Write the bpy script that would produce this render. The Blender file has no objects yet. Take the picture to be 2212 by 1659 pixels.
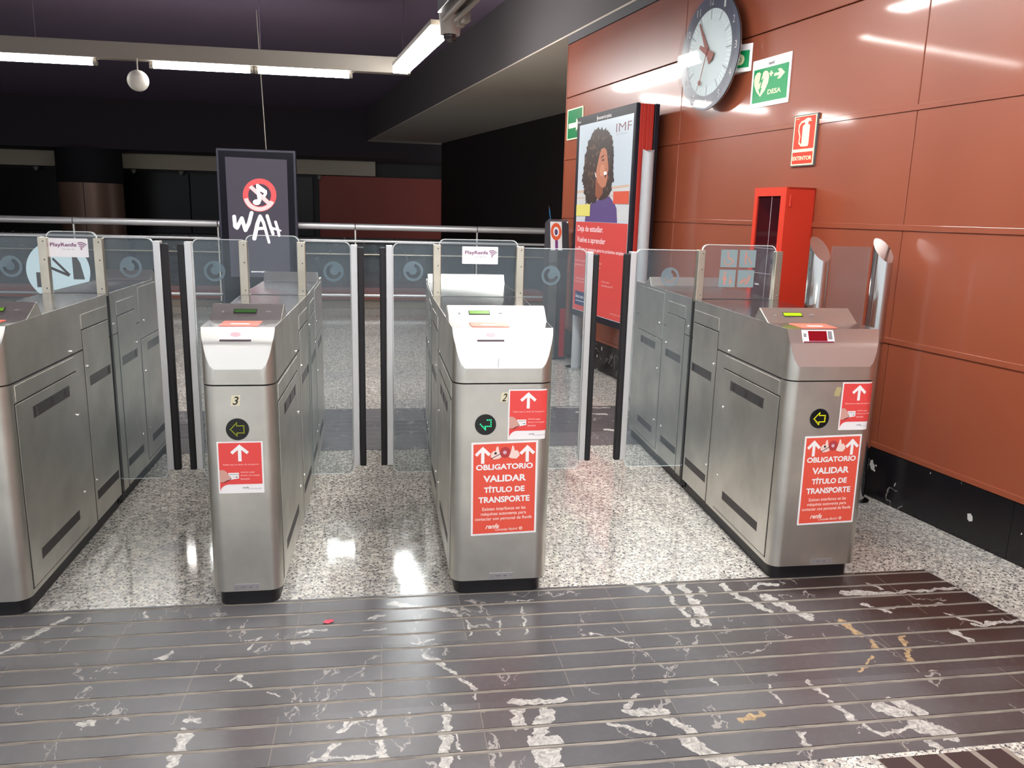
import bpy, bmesh, math, random
from math import pi, sin, cos, sqrt, radians
from mathutils import Vector, Matrix
C = bpy.context.scene.collection
sc = bpy.context.scene
random.seed(4)

# ---------------------------------------------------------------- camera, world, exposure
cd = bpy.data.cameras.new('camera'); cam = bpy.data.objects.new('camera', cd); C.objects.link(cam)
cd.sensor_width = 36.0; cd.lens = 36.0 * 1735.0 / 2212.0; cd.clip_end = 200
RX, RD, RF = (0.98777, -0.15328, 0.02536), (-0.0075, -0.2099, -0.9777), (0.15534, 0.9657, -0.2082)
f = Vector(RF).normalized(); r = Vector(RX); r = (r - f * r.dot(f)).normalized(); up = r.cross(f)
cam.matrix_world = Matrix(((r.x, up.x, -f.x, 0), (r.y, up.y, -f.y, 0), (r.z, up.z, -f.z, 1.45), (0, 0, 0, 1)))
sc.camera = cam
w = bpy.data.worlds.new('world'); sc.world = w; w.use_nodes = True
w.node_tree.nodes['Background'].inputs[0].default_value = (0.92, 0.96, 1.0, 1)
w.node_tree.nodes['Background'].inputs[1].default_value = 0.62
sc.view_settings.view_transform = 'Standard'; sc.view_settings.look = 'None'
sc.view_settings.gamma = 1.0; sc.view_settings.use_curve_mapping = False
sc.view_settings.exposure = 0.92
TUBE = 34.0          # strength of the fluorescent tubes
sc.cycles.max_bounces = 10; sc.cycles.transparent_max_bounces = 24
sc.cycles.sample_clamp_indirect = 40.0

# ---------------------------------------------------------------- materials
def lin(c): return tuple((x / 12.92 if x <= .04045 else ((x + .055) / 1.055) ** 2.4) for x in (v / 255 for v in c))
def col(c): return (*lin(c), 1)
def mat(name, rgb=None, rough=.5, metal=0.0, emit=None, spec=.5, coat=0.0, base=None):
    m = bpy.data.materials.new(name); m.use_nodes = True
    b = m.node_tree.nodes['Principled BSDF']
    b.inputs['Base Color'].default_value = base or col(rgb)
    b.inputs['Roughness'].default_value = rough; b.inputs['Metallic'].default_value = metal
    b.inputs['Specular IOR Level'].default_value = spec
    if coat: b.inputs['Coat Weight'].default_value = coat; b.inputs['Coat Roughness'].default_value = .08
    if emit:
        b.inputs['Emission Color'].default_value = col(rgb); b.inputs['Emission Strength'].default_value = emit
    return m
class NT:
    def __init__(s, m): s.t = m.node_tree; s.n = s.t.nodes; s.l = s.t.links; s.b = s.n.get('Principled BSDF')
    def new(s, ty, **k):
        x = s.n.new(ty)
        for a, v in k.items(): setattr(x, a, v)
        return x
    def link(s, a, b): s.l.new(a, b)
    def val(s, sock, v):
        if hasattr(v, 'is_linked'): s.l.new(v, sock)
        else: sock.default_value = v
    def math(s, op, a, b=None, clamp=False):
        x = s.new('ShaderNodeMath', operation=op); x.use_clamp = clamp; s.val(x.inputs[0], a)
        if b is not None: s.val(x.inputs[1], b)
        return x.outputs[0]
    def mix(s, fac, a, b):
        x = s.new('ShaderNodeMix', data_type='RGBA'); s.val(x.inputs[0], fac); s.val(x.inputs[6], a); s.val(x.inputs[7], b); return x.outputs[2]
    def ramp(s, v, lo, hi):
        x = s.new('ShaderNodeMapRange'); s.val(x.inputs[0], v); x.inputs[1].default_value = lo; x.inputs[2].default_value = hi; return x.outputs[0]
    def noise(s, vec, scale, detail=2, rough=.5, dist=0):
        x = s.new('ShaderNodeTexNoise'); x.inputs['Scale'].default_value = scale; x.inputs['Detail'].default_value = detail
        x.inputs['Roughness'].default_value = rough; x.inputs['Distortion'].default_value = dist
        if vec is not None: s.l.new(vec, x.inputs['Vector'])
        return x.outputs['Fac']
    def coord(s): return s.new('ShaderNodeNewGeometry').outputs['Position']
    def mapping(s, v, scale=(1, 1, 1), loc=(0, 0, 0)):
        x = s.new('ShaderNodeMapping'); x.inputs['Scale'].default_value = scale; x.inputs['Location'].default_value = loc; s.l.new(v, x.inputs['Vector']); return x.outputs[0]
    def bump(s, h, strength, dist=.002):
        x = s.new('ShaderNodeBump'); x.inputs['Strength'].default_value = strength; x.inputs['Distance'].default_value = dist
        s.l.new(h, x.inputs['Height']); s.l.new(x.outputs[0], s.b.inputs['Normal'])

def brushed(name, rgb, r0, r1, stretch=(140, 6, 140)):
    m = mat(name, rgb, .35, 1.0); n = NT(m); p = n.coord()
    a = n.noise(n.mapping(p, stretch), 1.0, 3); c = n.noise(p, 5, 3)
    n.link(n.ramp(n.math('ADD', n.math('MULTIPLY', a, .5), n.math('MULTIPLY', c, .5)), .3, .7), n.b.inputs['Roughness'])
    mr = n.n[-1]; mr.inputs[3].default_value = r0; mr.inputs[4].default_value = r1
    base = n.mix(n.ramp(c, .35, .7), col(rgb), col(tuple(v * .9 for v in rgb))); n.link(base, n.b.inputs['Base Color'])
    n.bump(a, .06, .001); return m
STEEL = brushed('brushed_steel', (222, 220, 213), .3, .44)
LIPS = mat('lightened_lip_steel', (226, 226, 222), .3, 1.0)  # lighter copy of the steel, so the lips look lamp-lit
STEELT = brushed('darkened_steel_top', (176, 175, 178), .14, .24)  # same steel darkened in colour where the tops mirror the dark ceiling
STEELP = brushed('worn_steel_post', (214, 208, 192), .3, .45)
STEELD = brushed('grey_steel', (140, 141, 142), .3, .45)
PLATE = mat('recess_plate', (120, 118, 120), .35, 1.0)
SLOT = mat('dark_slot', (52, 48, 50), .5)
CHROME = mat('polished_chrome', (205, 205, 204), .12, 1.0)
ALU = mat('satin_aluminium', (222, 222, 224), .38, .75)
SCREWM = mat('bright_screw', (240, 240, 240), .12, 1.0)
BLACK = mat('black_rubber', (24, 22, 27), .5)
GAP = mat('black_gap', (14, 14, 16), .7)
PLINTH = mat('black_plinth', (20, 19, 24), .45)
WHITE = mat('white_print', (240, 238, 240), .55)
REDS = mat('sticker_red', (226, 74, 72), .42)
ORANGER = mat('notice_red', (229, 86, 68), .42)
PALETXT = mat('pale_print', (246, 190, 186), .6)
SKIN = mat('printed_skin', (206, 158, 146), .6)
DARKP = mat('dark_print', (62, 40, 52), .6)
GREYP = mat('grey_print', (120, 118, 122), .6)
CREAM = mat('cream_print', (214, 208, 180), .6)
BLACKP = mat('black_print', (18, 18, 18), .6)
LCDG = mat('lcd_green', (92, 140, 36), .3, emit=.16)
LCDL = mat('lcd_lime', (142, 190, 14), .3, emit=.28)
LCDD = mat('lcd_dim', (44, 78, 34), .3, emit=.12)
LED_Y = mat('led_yellow', (226, 216, 14), .4, emit=.55)
LED_O = mat('led_olive', (150, 160, 18), .4, emit=.28)
LED_G = mat('led_green', (40, 225, 140), .4, emit=.75)
PADR = mat('pad_orange_red', (236, 108, 90), .45)
SCANRED = mat('scanner_red_window', (120, 14, 26), .12)
CIRC = None
PURPLE = mat('purple_print', (124, 66, 112), .6)
CABRED = mat('cabinet_red', (198, 52, 32), .38)
CABIN = mat('cabinet_inside', (70, 26, 32), .7)
TOTRED = mat('totem_red_side', (180, 46, 36), .42)
TOTBLK = mat('totem_black_frame', (24, 23, 34), .5, spec=.3)
POLE = mat('painted_grey_pole', (184, 186, 190), .45, .1)
GREEN = mat('sign_green', (0, 146, 84), .4)
GREEND = mat('sign_dark_green', (0, 112, 62), .4)
GLOW = mat('photoluminescent_cream', (240, 240, 196), .5)
SIGNRED = mat('sign_red', (214, 56, 32), .4)
SIGNW = mat('sign_white', (242, 242, 244), .4)
CLOCKF = mat('clock_face', (206, 220, 222), .5)
CLOCKR = mat('clock_rim', (72, 78, 94), .3)
HAND = mat('clock_hand_brown', (146, 84, 72), .5)
TUBEM = mat('lit_tube', (255, 253, 250), .5, emit=TUBE)
TRUNK = mat('trunking_beige', (156, 149, 138), .6)
SCREEN = mat('dark_screen', (58, 53, 64), .3, emit=.4)
BRTW = mat('backlit_white', (255, 252, 253), .5, emit=.62)
BRTR = mat('backlit_red', (226, 72, 74), .5, emit=.5)
BRTP = mat('backlit_pink', (246, 176, 176), .5, emit=.45)
CEIL = mat('ceiling_dark', (124, 108, 130), .85)
SOFF = mat('soffit_grey', (206, 196, 182), .8)
BEAM = mat('beam_grey', (92, 87, 88), .75)
FASC = mat('fascia_beige', (196, 184, 164), .8)
KERB = mat('kerb_stone', (150, 140, 128), .7)

def glass(name, tint=(.84, .88, .90), haze=.05, hz=(150, 165, 175)):
    m = bpy.data.materials.new(name); m.use_nodes = True; t = m.node_tree; t.nodes.clear()
    o = t.nodes.new('ShaderNodeOutputMaterial'); tr = t.nodes.new('ShaderNodeBsdfTransparent'); tr.inputs[0].default_value = (*tint, 1)
    gl = t.nodes.new('ShaderNodeBsdfGlossy'); gl.inputs['Roughness'].default_value = .03
    di = t.nodes.new('ShaderNodeBsdfDiffuse'); di.inputs[0].default_value = col(hz)
    fr = t.nodes.new('ShaderNodeFresnel'); fr.inputs[0].default_value = 1.45
    a = t.nodes.new('ShaderNodeMixShader'); a.inputs[0].default_value = haze
    b = t.nodes.new('ShaderNodeMixShader')
    t.links.new(tr.outputs[0], a.inputs[1]); t.links.new(di.outputs[0], a.inputs[2])
    ge = t.nodes.new('ShaderNodeNewGeometry'); iv = t.nodes.new('ShaderNodeMath'); iv.operation = 'SUBTRACT'; iv.inputs[0].default_value = 1; t.links.new(ge.outputs['Backfacing'], iv.inputs[1])
    mu = t.nodes.new('ShaderNodeMath'); mu.operation = 'MULTIPLY'; t.links.new(fr.outputs[0], mu.inputs[0]); t.links.new(iv.outputs[0], mu.inputs[1])
    t.links.new(mu.outputs[0], b.inputs[0]); t.links.new(a.outputs[0], b.inputs[1]); t.links.new(gl.outputs[0], b.inputs[2]); t.links.new(b.outputs[0], o.inputs[0])
    return m
GLASS = glass('clear_glass', (.92, .95, .96), .09)  # bluish diffuse haze stands in for reflected surroundings
GEDGE = glass('glass_edge', (.75, .85, .85), .85, (226, 232, 232))
CIRC = glass('frosted_emblem', (.8, .86, .9), .72, (124, 142, 152))
BGLASS = glass('balustrade_glass', (.88, .9, .92), .1)  # pale haze put in for reflections and the lighter floor behind
CGLASS = glass('clock_glass', (.97, .97, .97), .0)

def granite():
    m = mat('granite', (198, 194, 186), .16); n = NT(m); p = n.coord()
    warp = n.new('ShaderNodeTexNoise'); warp.inputs['Scale'].default_value = 60; n.link(p, warp.inputs['Vector'])
    v = n.new('ShaderNodeVectorMath', operation='MULTIPLY_ADD'); n.link(warp.outputs['Color'], v.inputs[0]); v.inputs[1].default_value = (.018,) * 3; n.link(p, v.inputs[2]); pv = v.outputs[0]
    fine = n.noise(pv, 95, 3, .6); mid = n.noise(pv, 48, 3, .6); big = n.noise(p, 1.3, 3)
    c = n.mix(n.ramp(mid, .36, .62), col((146, 143, 139)), col((212, 208, 199)))
    c = n.mix(n.ramp(n.noise(pv, 130, 1), .6, .68), c, col((178, 160, 144)))
    c = n.mix(n.ramp(fine, .455, .41), c, col((66, 66, 70)))
    c = n.mix(n.math('MULTIPLY', n.ramp(big, .5, .72), .35), c, col((118, 122, 128)))
    # tile joints
    sx = n.new('ShaderNodeSeparateXYZ'); n.link(p, sx.inputs[0])
    def joint(o, off, pitch, wd):
        q = n.math('FRACT', n.math('DIVIDE', n.math('ADD', o, off), pitch)); d = n.math('ABSOLUTE', n.math('SUBTRACT', q, .5))
        return n.math('GREATER_THAN', d, .5 - wd / pitch)
    j = n.math('MAXIMUM', joint(sx.outputs[0], 20 * .565 + .285, .565, .0011), joint(sx.outputs[1], 20 * .565 - 3.286, .565, .0011))
    c = n.mix(n.math('MULTIPLY', j, .6), c, col((70, 68, 66)))
    # the blue-grey scuffs in the left lane
    for (x, y, rr) in ((-.92, 3.42, .10), (-1.02, 3.72, .06)):
        dd = n.new('ShaderNodeVectorMath', operation='DISTANCE'); n.link(p, dd.inputs[0]); dd.inputs[1].default_value = (x, y, 0)
        k = n.ramp(n.math('ADD', dd.outputs['Value'], n.math('MULTIPLY', n.noise(p, 22, 3), rr * .9)), rr * 1.3, rr * .45)
        c = n.mix(n.math('MULTIPLY', k, .55), c, col((92, 100, 112)))
    n.link(c, n.b.inputs['Base Color'])
    rr = n.ramp(n.noise(p, 9, 2), .3, .7); mr = n.n[-1]; mr.inputs[3].default_value = .05; mr.inputs[4].default_value = .12
    n.link(rr, n.b.inputs['Roughness']); return m
GRANITE = granite()

VEINS = "-1.25 2.60 -1.20 2.70 0.009;-1.20 2.70 -1.13 2.82 0.010;0.12 2.44 0.18 2.37 0.010;0.18 2.37 0.27 2.23 0.008;0.26 2.23 0.26 2.17 0.006;-0.86 2.18 -0.84 2.19 0.011;-0.58 2.17 -0.54 2.16 0.010;-0.56 2.12 -0.56 2.03 0.017;-0.56 2.03 -0.57 1.97 0.015;-0.13 2.07 -0.11 2.12 0.007;-0.12 2.07 -0.04 2.15 0.008;-0.17 1.96 -0.14 2.03 0.008;-0.21 1.95 -0.01 1.95 0.006;-0.02 2.11 -0.02 1.93 0.013;0.17 2.14 0.17 2.03 0.012;0.16 2.03 0.15 1.88 0.017;0.19 2.01 0.19 1.91 0.004;0.37 2.15 0.52 2.14 0.013;0.38 2.10 0.38 2.03 0.020;0.47 2.08 0.43 2.00 0.025;0.40 1.97 0.47 1.95 0.018;0.42 1.96 0.43 1.92 0.032;0.43 1.92 0.43 1.84 0.037;0.71 2.09 0.76 2.14 0.009;0.71 2.06 0.81 2.04 0.019;0.82 2.01 0.87 1.94 0.013;0.84 1.91 0.88 1.83 0.024;0.88 1.83 0.95 1.78 0.022;1.33 2.15 1.35 2.06 0.009;1.35 2.03 1.37 1.93 0.012;1.39 1.91 1.41 1.87 0.010;1.41 1.87 1.53 1.89 0.008;1.49 1.99 1.54 1.95 0.030;1.55 2.02 1.60 1.95 0.019;1.55 1.89 1.61 1.84 0.032;1.52 1.83 1.54 1.80 0.011;1.09 2.89 1.09 2.70 0.011;1.10 2.68 1.11 2.53 0.010;1.17 2.86 1.17 2.71 0.018;1.17 2.71 1.15 2.54 0.019;1.24 2.82 1.23 2.76 0.009;1.34 2.83 1.35 2.75 0.016;1.43 2.77 1.49 2.83 0.012;1.49 2.83 1.56 2.81 0.014;1.36 2.73 1.43 2.61 0.015;1.47 2.72 1.55 2.55 0.024;1.80 2.72 1.99 2.69 0.018;1.99 2.69 2.29 2.71 0.010;1.82 2.62 1.89 2.56 0.011;1.86 2.58 2.16 2.59 0.008;1.95 2.78 1.97 2.74 0.009;2.10 2.51 2.17 2.44 0.008;2.03 2.40 2.05 2.32 0.012;2.15 2.42 2.36 2.44 0.010;1.66 2.51 1.67 2.40 -0.014;1.69 2.36 1.68 2.31 -0.010;1.82 2.38 1.75 2.22 -0.009;1.64 2.26 1.54 2.18 -0.006;0.97 2.88 1.02 2.82 0.016;0.01 2.82 0.10 2.78 0.014;0.10 2.78 0.25 2.73 0.013;-0.07 2.70 -0.01 2.73 0.008;-0.08 2.62 -0.01 2.63 0.005;-0.30 2.64 -0.21 2.64 0.006;-0.29 2.61 -0.27 2.62 0.005;-0.46 2.54 -0.43 2.61 0.005;-0.73 2.51 -0.70 2.55 0.008;-0.87 2.84 -0.85 2.80 0.006;-0.48 2.36 -0.46 2.38 0.007;-0.46 2.36 -0.42 2.32 0.007;-0.36 2.29 -0.32 2.26 0.005;-0.31 2.57 -0.28 2.57 0.014;0.09 2.52 0.16 2.54 0.004;0.35 2.76 0.55 2.79 0.005;0.29 2.66 0.28 2.56 0.005;0.40 2.65 0.39 2.54 0.004;0.50 2.74 0.48 2.54 0.005;0.45 2.09 0.48 2.13 0.012;0.71 2.52 0.77 2.48 0.006;0.79 2.47 0.84 2.44 0.007;1.03 2.19 1.03 2.16 0.005;1.19 2.15 1.19 2.05 0.005;1.18 1.90 1.17 1.82 0.007;0.63 2.02 0.76 1.94 0.008;1.03 1.98 1.11 2.01 -0.010"
def seg_group():
    g = bpy.data.node_groups.new('vein_segment', 'ShaderNodeTree')
    for nm, ty in (('P', 'NodeSocketVector'), ('A', 'NodeSocketVector'), ('D', 'NodeSocketVector'), ('InvL2', 'NodeSocketFloat'), ('W', 'NodeSocketFloat')):
        g.interface.new_socket(nm, in_out='INPUT', socket_type=ty)
    g.interface.new_socket('Acc', in_out='INPUT', socket_type='NodeSocketFloat')
    g.interface.new_socket('Mask', in_out='OUTPUT', socket_type='NodeSocketFloat'); g.interface.new_socket('P', in_out='OUTPUT', socket_type='NodeSocketVector')
    N = g.nodes; L = g.links; i = N.new('NodeGroupInput'); o = N.new('NodeGroupOutput')
    s = N.new('ShaderNodeVectorMath'); s.operation = 'SUBTRACT'; L.new(i.outputs['P'], s.inputs[0]); L.new(i.outputs['A'], s.inputs[1])
    d = N.new('ShaderNodeVectorMath'); d.operation = 'DOT_PRODUCT'; L.new(s.outputs[0], d.inputs[0]); L.new(i.outputs['D'], d.inputs[1])
    t = N.new('ShaderNodeMath'); t.operation = 'MULTIPLY'; t.use_clamp = True; L.new(d.outputs['Value'], t.inputs[0]); L.new(i.outputs['InvL2'], t.inputs[1])
    k = N.new('ShaderNodeVectorMath'); k.operation = 'SCALE'; L.new(i.outputs['D'], k.inputs[0]); L.new(t.outputs[0], k.inputs['Scale'])
    e = N.new('ShaderNodeVectorMath'); e.operation = 'DISTANCE'; L.new(s.outputs[0], e.inputs[0]); L.new(k.outputs[0], e.inputs[1])
    c = N.new('ShaderNodeMath'); c.operation = 'LESS_THAN'; L.new(e.outputs['Value'], c.inputs[0]); L.new(i.outputs['W'], c.inputs[1])
    m = N.new('ShaderNodeMath'); m.operation = 'MAXIMUM'; L.new(i.outputs['Acc'], m.inputs[0]); L.new(c.outputs[0], m.inputs[1]); L.new(m.outputs[0], o.inputs[0])
    # hand the position on through the group so that the segments are evaluated one after the other
    q = N.new('ShaderNodeVectorMath'); q.operation = 'MULTIPLY_ADD'; L.new(m.outputs[0], q.inputs[0]); q.inputs[1].default_value = (1e-9, 0, 0); L.new(i.outputs['P'], q.inputs[2]); L.new(q.outputs[0], o.inputs[1]); return g
SEG = seg_group()
def band_material(name, near):
    m = mat(name, (70, 66, 68), .25); n = NT(m); p = n.coord()
    wn = n.new('ShaderNodeTexNoise'); wn.inputs['Scale'].default_value = 26; wn.inputs['Detail'].default_value = 4; n.link(p, wn.inputs['Vector'])
    s1 = n.new('ShaderNodeVectorMath', operation='SUBTRACT'); n.link(wn.outputs['Color'], s1.inputs[0]); s1.inputs[1].default_value = (.5, .5, .5)
    v = n.new('ShaderNodeVectorMath', operation='MULTIPLY_ADD'); n.link(s1.outputs[0], v.inputs[0]); v.inputs[1].default_value = (.06, .06, 0); n.link(p, v.inputs[2]); pv = v.outputs[0]
    sx = n.new('ShaderNodeSeparateXYZ'); n.link(p, sx.inputs[0])
    y0 = 2.885 if near else 5.885
    # slabs in running bond
    row = n.math('FLOOR', n.math('DIVIDE', n.math('SUBTRACT', y0 + 10 * .365, sx.outputs[1]), .365))
    xo = n.math('DIVIDE', n.math('ADD', sx.outputs[0], n.math('ADD', n.math('MULTIPLY', n.math('MODULO', row, 2.0), .29), 20 * .585 - .27)), .585)
    cell = n.math('ADD', n.math('FLOOR', xo), n.math('MULTIPLY', row, 17.3))
    wnz = n.new('ShaderNodeTexWhiteNoise', noise_dimensions='1D'); n.link(cell, wnz.inputs['W'])
    base = n.mix(wnz.outputs['Value'], col((76, 75, 78)), col((94, 93, 96)))
    if near:
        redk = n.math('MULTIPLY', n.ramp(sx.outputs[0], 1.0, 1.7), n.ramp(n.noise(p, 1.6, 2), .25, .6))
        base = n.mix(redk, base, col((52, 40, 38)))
        base = n.mix(n.math('MULTIPLY', n.ramp(n.noise(n.mapping(p, (1, 1, 1), (3, 1, 0)), 2.2, 2), .5, .7), .35), base, col((64, 57, 54)))
    base = n.mix(n.math('MULTIPLY', n.ramp(n.noise(p, 40, 4), .5, .8), .12), base, col((120, 116, 116)))
    # hairline veins
    off = n.new('ShaderNodeVectorMath', operation='MULTIPLY_ADD'); n.link(wnz.outputs['Color'], off.inputs[0]); off.inputs[1].default_value = (9, 9, 9); n.link(pv, off.inputs[2])
    vn = n.noise(n.mapping(off.outputs[0], (1.6, .8, 1)), 2.6, 4, .55, .6)
    hv = n.math('MULTIPLY', n.math('LESS_THAN', n.math('ABSOLUTE', n.math('SUBTRACT', vn, .5)), .0045), n.math('GREATER_THAN', n.noise(p, 3.1, 2), .52))
    base = n.mix(n.math('MULTIPLY', hv, .55), base, col((170, 164, 160)))
    if near:
        acc = {1: None, -1: None}; pc = pv
        for s in VEINS.split(';'):
            a, b, c, d, wd = map(float, s.split()); sg = 1 if wd > 0 else -1
            g = n.new('ShaderNodeGroup'); g.node_tree = SEG; n.link(pc, g.inputs['P']); pc = g.outputs[1]
            g.inputs['A'].default_value = (a, b, 0); g.inputs['D'].default_value = (c - a, d - b, 0)
            g.inputs['InvL2'].default_value = 1 / max(1e-5, (c - a) ** 2 + (d - b) ** 2); g.inputs['W'].default_value = abs(wd) * 1.0
            if acc[sg] is not None: n.link(acc[sg], g.inputs['Acc'])
            acc[sg] = g.outputs[0]
        tex = n.ramp(n.noise(pv, 70, 4, .65), .3, .62)
        base = n.mix(acc[1], base, n.mix(tex, col((112, 110, 108)), col((184, 181, 176))))
        base = n.mix(acc[-1], base, n.mix(tex, col((112, 94, 72)), col((176, 152, 118))))
    else:
        for (a, b, c, d, wd) in ((1.42, 5.7, 1.62, 5.62, .02), (1.75, 5.55, 1.85, 5.5, .02), (1.3, 5.86, 1.7, 5.82, .012), (1.5, 5.2, 1.6, 5.17, .02), (.95, 5.84, 1.25, 5.83, .01), (.7, 5.86, .9, 5.87, .01)):
            g = n.new('ShaderNodeGroup'); g.node_tree = SEG; n.link(pv, g.inputs['P'])
            g.inputs['A'].default_value = (a, b, 0); g.inputs['D'].default_value = (c - a, d - b, 0)
            g.inputs['InvL2'].default_value = 1 / ((c - a) ** 2 + (d - b) ** 2); g.inputs['W'].default_value = wd
            base = n.mix(g.outputs[0], base, col((190, 188, 182)))
    # slab joints
    jx = n.math('GREATER_THAN', n.math('ABSOLUTE', n.math('SUBTRACT', n.math('FRACT', xo), .5)), .5 - .0018)
    base = n.mix(n.math('MULTIPLY', jx, .5), base, col((150, 140, 126)))
    # anti-slip strips let into the slabs
    pitch = .0935 if near else .105
    q = n.math('MULTIPLY', n.math('FRACT', n.math('DIVIDE', n.math('SUBTRACT', y0 - .012 + 20 * pitch, sx.outputs[1]), pitch)), pitch)
    wob = n.math('ADD', q, n.math('MULTIPLY', n.math('SUBTRACT', n.noise(p, 30, 2), .5), .003))
    sw = .016 if near else .012
    strip = n.math('MULTIPLY', n.math('LESS_THAN', wob, sw), n.math('GREATER_THAN', wob, .003))
    dark = n.math('LESS_THAN', wob, .003)
    sc_ = n.mix(n.ramp(n.noise(n.mapping(p, (3, 60, 1)), 3, 4), .35, .7), col((88, 82, 78)), col((150, 143, 132)) if near else col((70, 66, 70)))
    base = n.mix(strip, base, sc_); base = n.mix(n.math('MULTIPLY', dark, .9), base, col((22, 21, 22)))
    n.link(base, n.b.inputs['Base Color'])
    rg = n.math('ADD', n.math('ADD', n.math('MULTIPLY', n.noise(p, 3, 1), .06), .22), n.math('MULTIPLY', strip, .3)); n.link(rg, n.b.inputs['Roughness'])
    n.bump(n.math('ADD', n.math('MULTIPLY', strip, .5), n.math('MULTIPLY', dark, -1.0)), .5, .002); return m
BANDN = band_material('dark_marble_near', True); BANDF = band_material('dark_marble_far', False)

def wall_panel_mat():
    m = mat('terracotta_enamel', (172, 82, 58), .38, spec=.6, coat=.6); n = NT(m); p = n.coord()
    k = n.noise(n.mapping(p, (1, 1, .35)), 1.2, 2); n.link(n.mix(n.ramp(k, .3, .7), col((136, 68, 44)), col((148, 78, 54))), n.b.inputs['Base Color'])
    k2 = n.noise(p, 420, 2); n.bump(k2, .012, .001)
    n.b.inputs['Coat Roughness'].default_value = .07
    return m
WALLM = wall_panel_mat()
FARRED = mat('far_red_wall', (156, 64, 52), .5)
def marble_black():
    m = mat('black_marble', (20, 19, 22), .22); n = NT(m); p = n.coord()
    w1 = n.new('ShaderNodeTexNoise'); w1.inputs['Scale'].default_value = 7; w1.inputs['Detail'].default_value = 5; n.link(p, w1.inputs['Vector'])
    k = n.math('MULTIPLY', n.math('LESS_THAN', n.math('ABSOLUTE', n.math('SUBTRACT', w1.outputs['Fac'], .5)), .012), n.math('GREATER_THAN', n.noise(p, 2.3, 2), .55))
    c = n.mix(k, col((22, 21, 24)), col((120, 118, 116)))
    k2 = n.math('GREATER_THAN', n.noise(n.mapping(p, (1, 1, 1), (4, 2, 7)), 5.5, 4), .64); c = n.mix(k2, c, col((186, 186, 184)))
    n.link(c, n.b.inputs['Base Color']); return m
BLKMAR = marble_black()
SHOPG = mat('dark_shop_glass', (20, 20, 24), .3, spec=.25)
COLM = mat('column_brown_cladding', (146, 114, 96), .4, .2)
COLD = mat('column_dark_drum', (24, 22, 28), .8)

# ---------------------------------------------------------------- geometry helpers
def link(name, bm, m, parent=None, origin=(0, 0, 0), smooth=None):
    bmesh.ops.remove_doubles(bm, verts=bm.verts, dist=1e-6) if smooth is not None else None
    o3 = Vector(origin)
    bmesh.ops.translate(bm, verts=bm.verts, vec=-o3)
    bmesh.ops.recalc_face_normals(bm, faces=bm.faces)
    me = bpy.data.meshes.new(name); bm.to_mesh(me); bm.free(); me.materials.append(m)
    if smooth is not None:
        for q in me.polygons: q.use_smooth = True
        me.set_sharp_from_angle(angle=radians(smooth))
    o = bpy.data.objects.new(name, me); C.objects.link(o)
    if parent is not None: o.parent = parent
    else: o.location = o3
    return o
def tag(o, label, cat, group=None):
    o['label'] = label; o['category'] = cat
    if group: o['group'] = group
    return o
def struct(o): o['kind'] = 'structure'; return o
class Thing:
    """An empty at the thing's base; parts are given in world coordinates."""
    def __init__(s, name, label, cat, loc, group=None):
        s.e = bpy.data.objects.new(name, None); s.e.empty_display_size = .1; C.objects.link(s.e); s.e.location = loc; s.loc = Vector(loc); tag(s.e, label, cat, group)
    def part(s, name, bm, m, parent=None, smooth=None, label=None):
        o = link(name, bm, m, parent or s.e, s.loc, smooth)
        if label: o['label'] = label
        return o
def hexa(bm, v):
    """eight corners: bottom loop then top loop"""
    V = [bm.verts.new(p) for p in v]
    for q in ((3, 2, 1, 0), (4, 5, 6, 7), (0, 1, 5, 4), (1, 2, 6, 5), (2, 3, 7, 6), (3, 0, 4, 7)): bm.faces.new([V[k] for k in q])
    return bm
def box(x0, x1, y0, y1, z0, z1, bev=0, bm=None):
    bm2 = bmesh.new()
    hexa(bm2, [(x0, y0, z0), (x1, y0, z0), (x1, y1, z0), (x0, y1, z0), (x0, y0, z1), (x1, y0, z1), (x1, y1, z1), (x0, y1, z1)])
    if bev: bmesh.ops.bevel(bm2, geom=bm2.edges[:], offset=bev, segments=2, affect='EDGES', profile=.5)
    if bm is None: return bm2
    me = bpy.data.meshes.new('t'); bm2.to_mesh(me); bm2.free(); bm.from_mesh(me); bpy.data.meshes.remove(me); return bm
class Frame:
    """origin, u (right), v (up), n (out of the surface)"""
    def __init__(s, o, u, v): s.o = Vector(o); s.u = Vector(u).normalized(); s.v = Vector(v).normalized(); s.n = s.u.cross(s.v)
    def __call__(s, a, b, c=0): return s.o + s.u * a + s.v * b + s.n * c
def fbox(F, a0, a1, b0, b1, c0, c1, bm=None, bev=0):
    bm2 = bmesh.new()
    hexa(bm2, [F(a0, b0, c0), F(a1, b0, c0), F(a1, b1, c0), F(a0, b1, c0), F(a0, b0, c1), F(a1, b0, c1), F(a1, b1, c1), F(a0, b1, c1)])
    if bev: bmesh.ops.bevel(bm2, geom=bm2.edges[:], offset=bev, segments=2, affect='EDGES', profile=.5)
    if bm is None: return bm2
    me = bpy.data.meshes.new('t'); bm2.to_mesh(me); bm2.free(); bm.from_mesh(me); bpy.data.meshes.remove(me); return bm
def cyl(a, b, r0, r1=None, seg=20, bm=None, caps=True):
    a, b = Vector(a), Vector(b); r1 = r0 if r1 is None else r1; d = (b - a).normalized()
    q = d.orthogonal().normalized(); t = d.cross(q); bm = bm or bmesh.new()
    A = [bm.verts.new(a + (q * cos(2 * pi * k / seg) + t * sin(2 * pi * k / seg)) * r0) for k in range(seg)]
    B = [bm.verts.new(b + (q * cos(2 * pi * k / seg) + t * sin(2 * pi * k / seg)) * r1) for k in range(seg)]
    for k in range(seg): bm.faces.new((A[k], A[(k + 1) % seg], B[(k + 1) % seg], B[k]))
    if caps: bm.faces.new(A[::-1]); bm.faces.new(B)
    return bm
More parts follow.
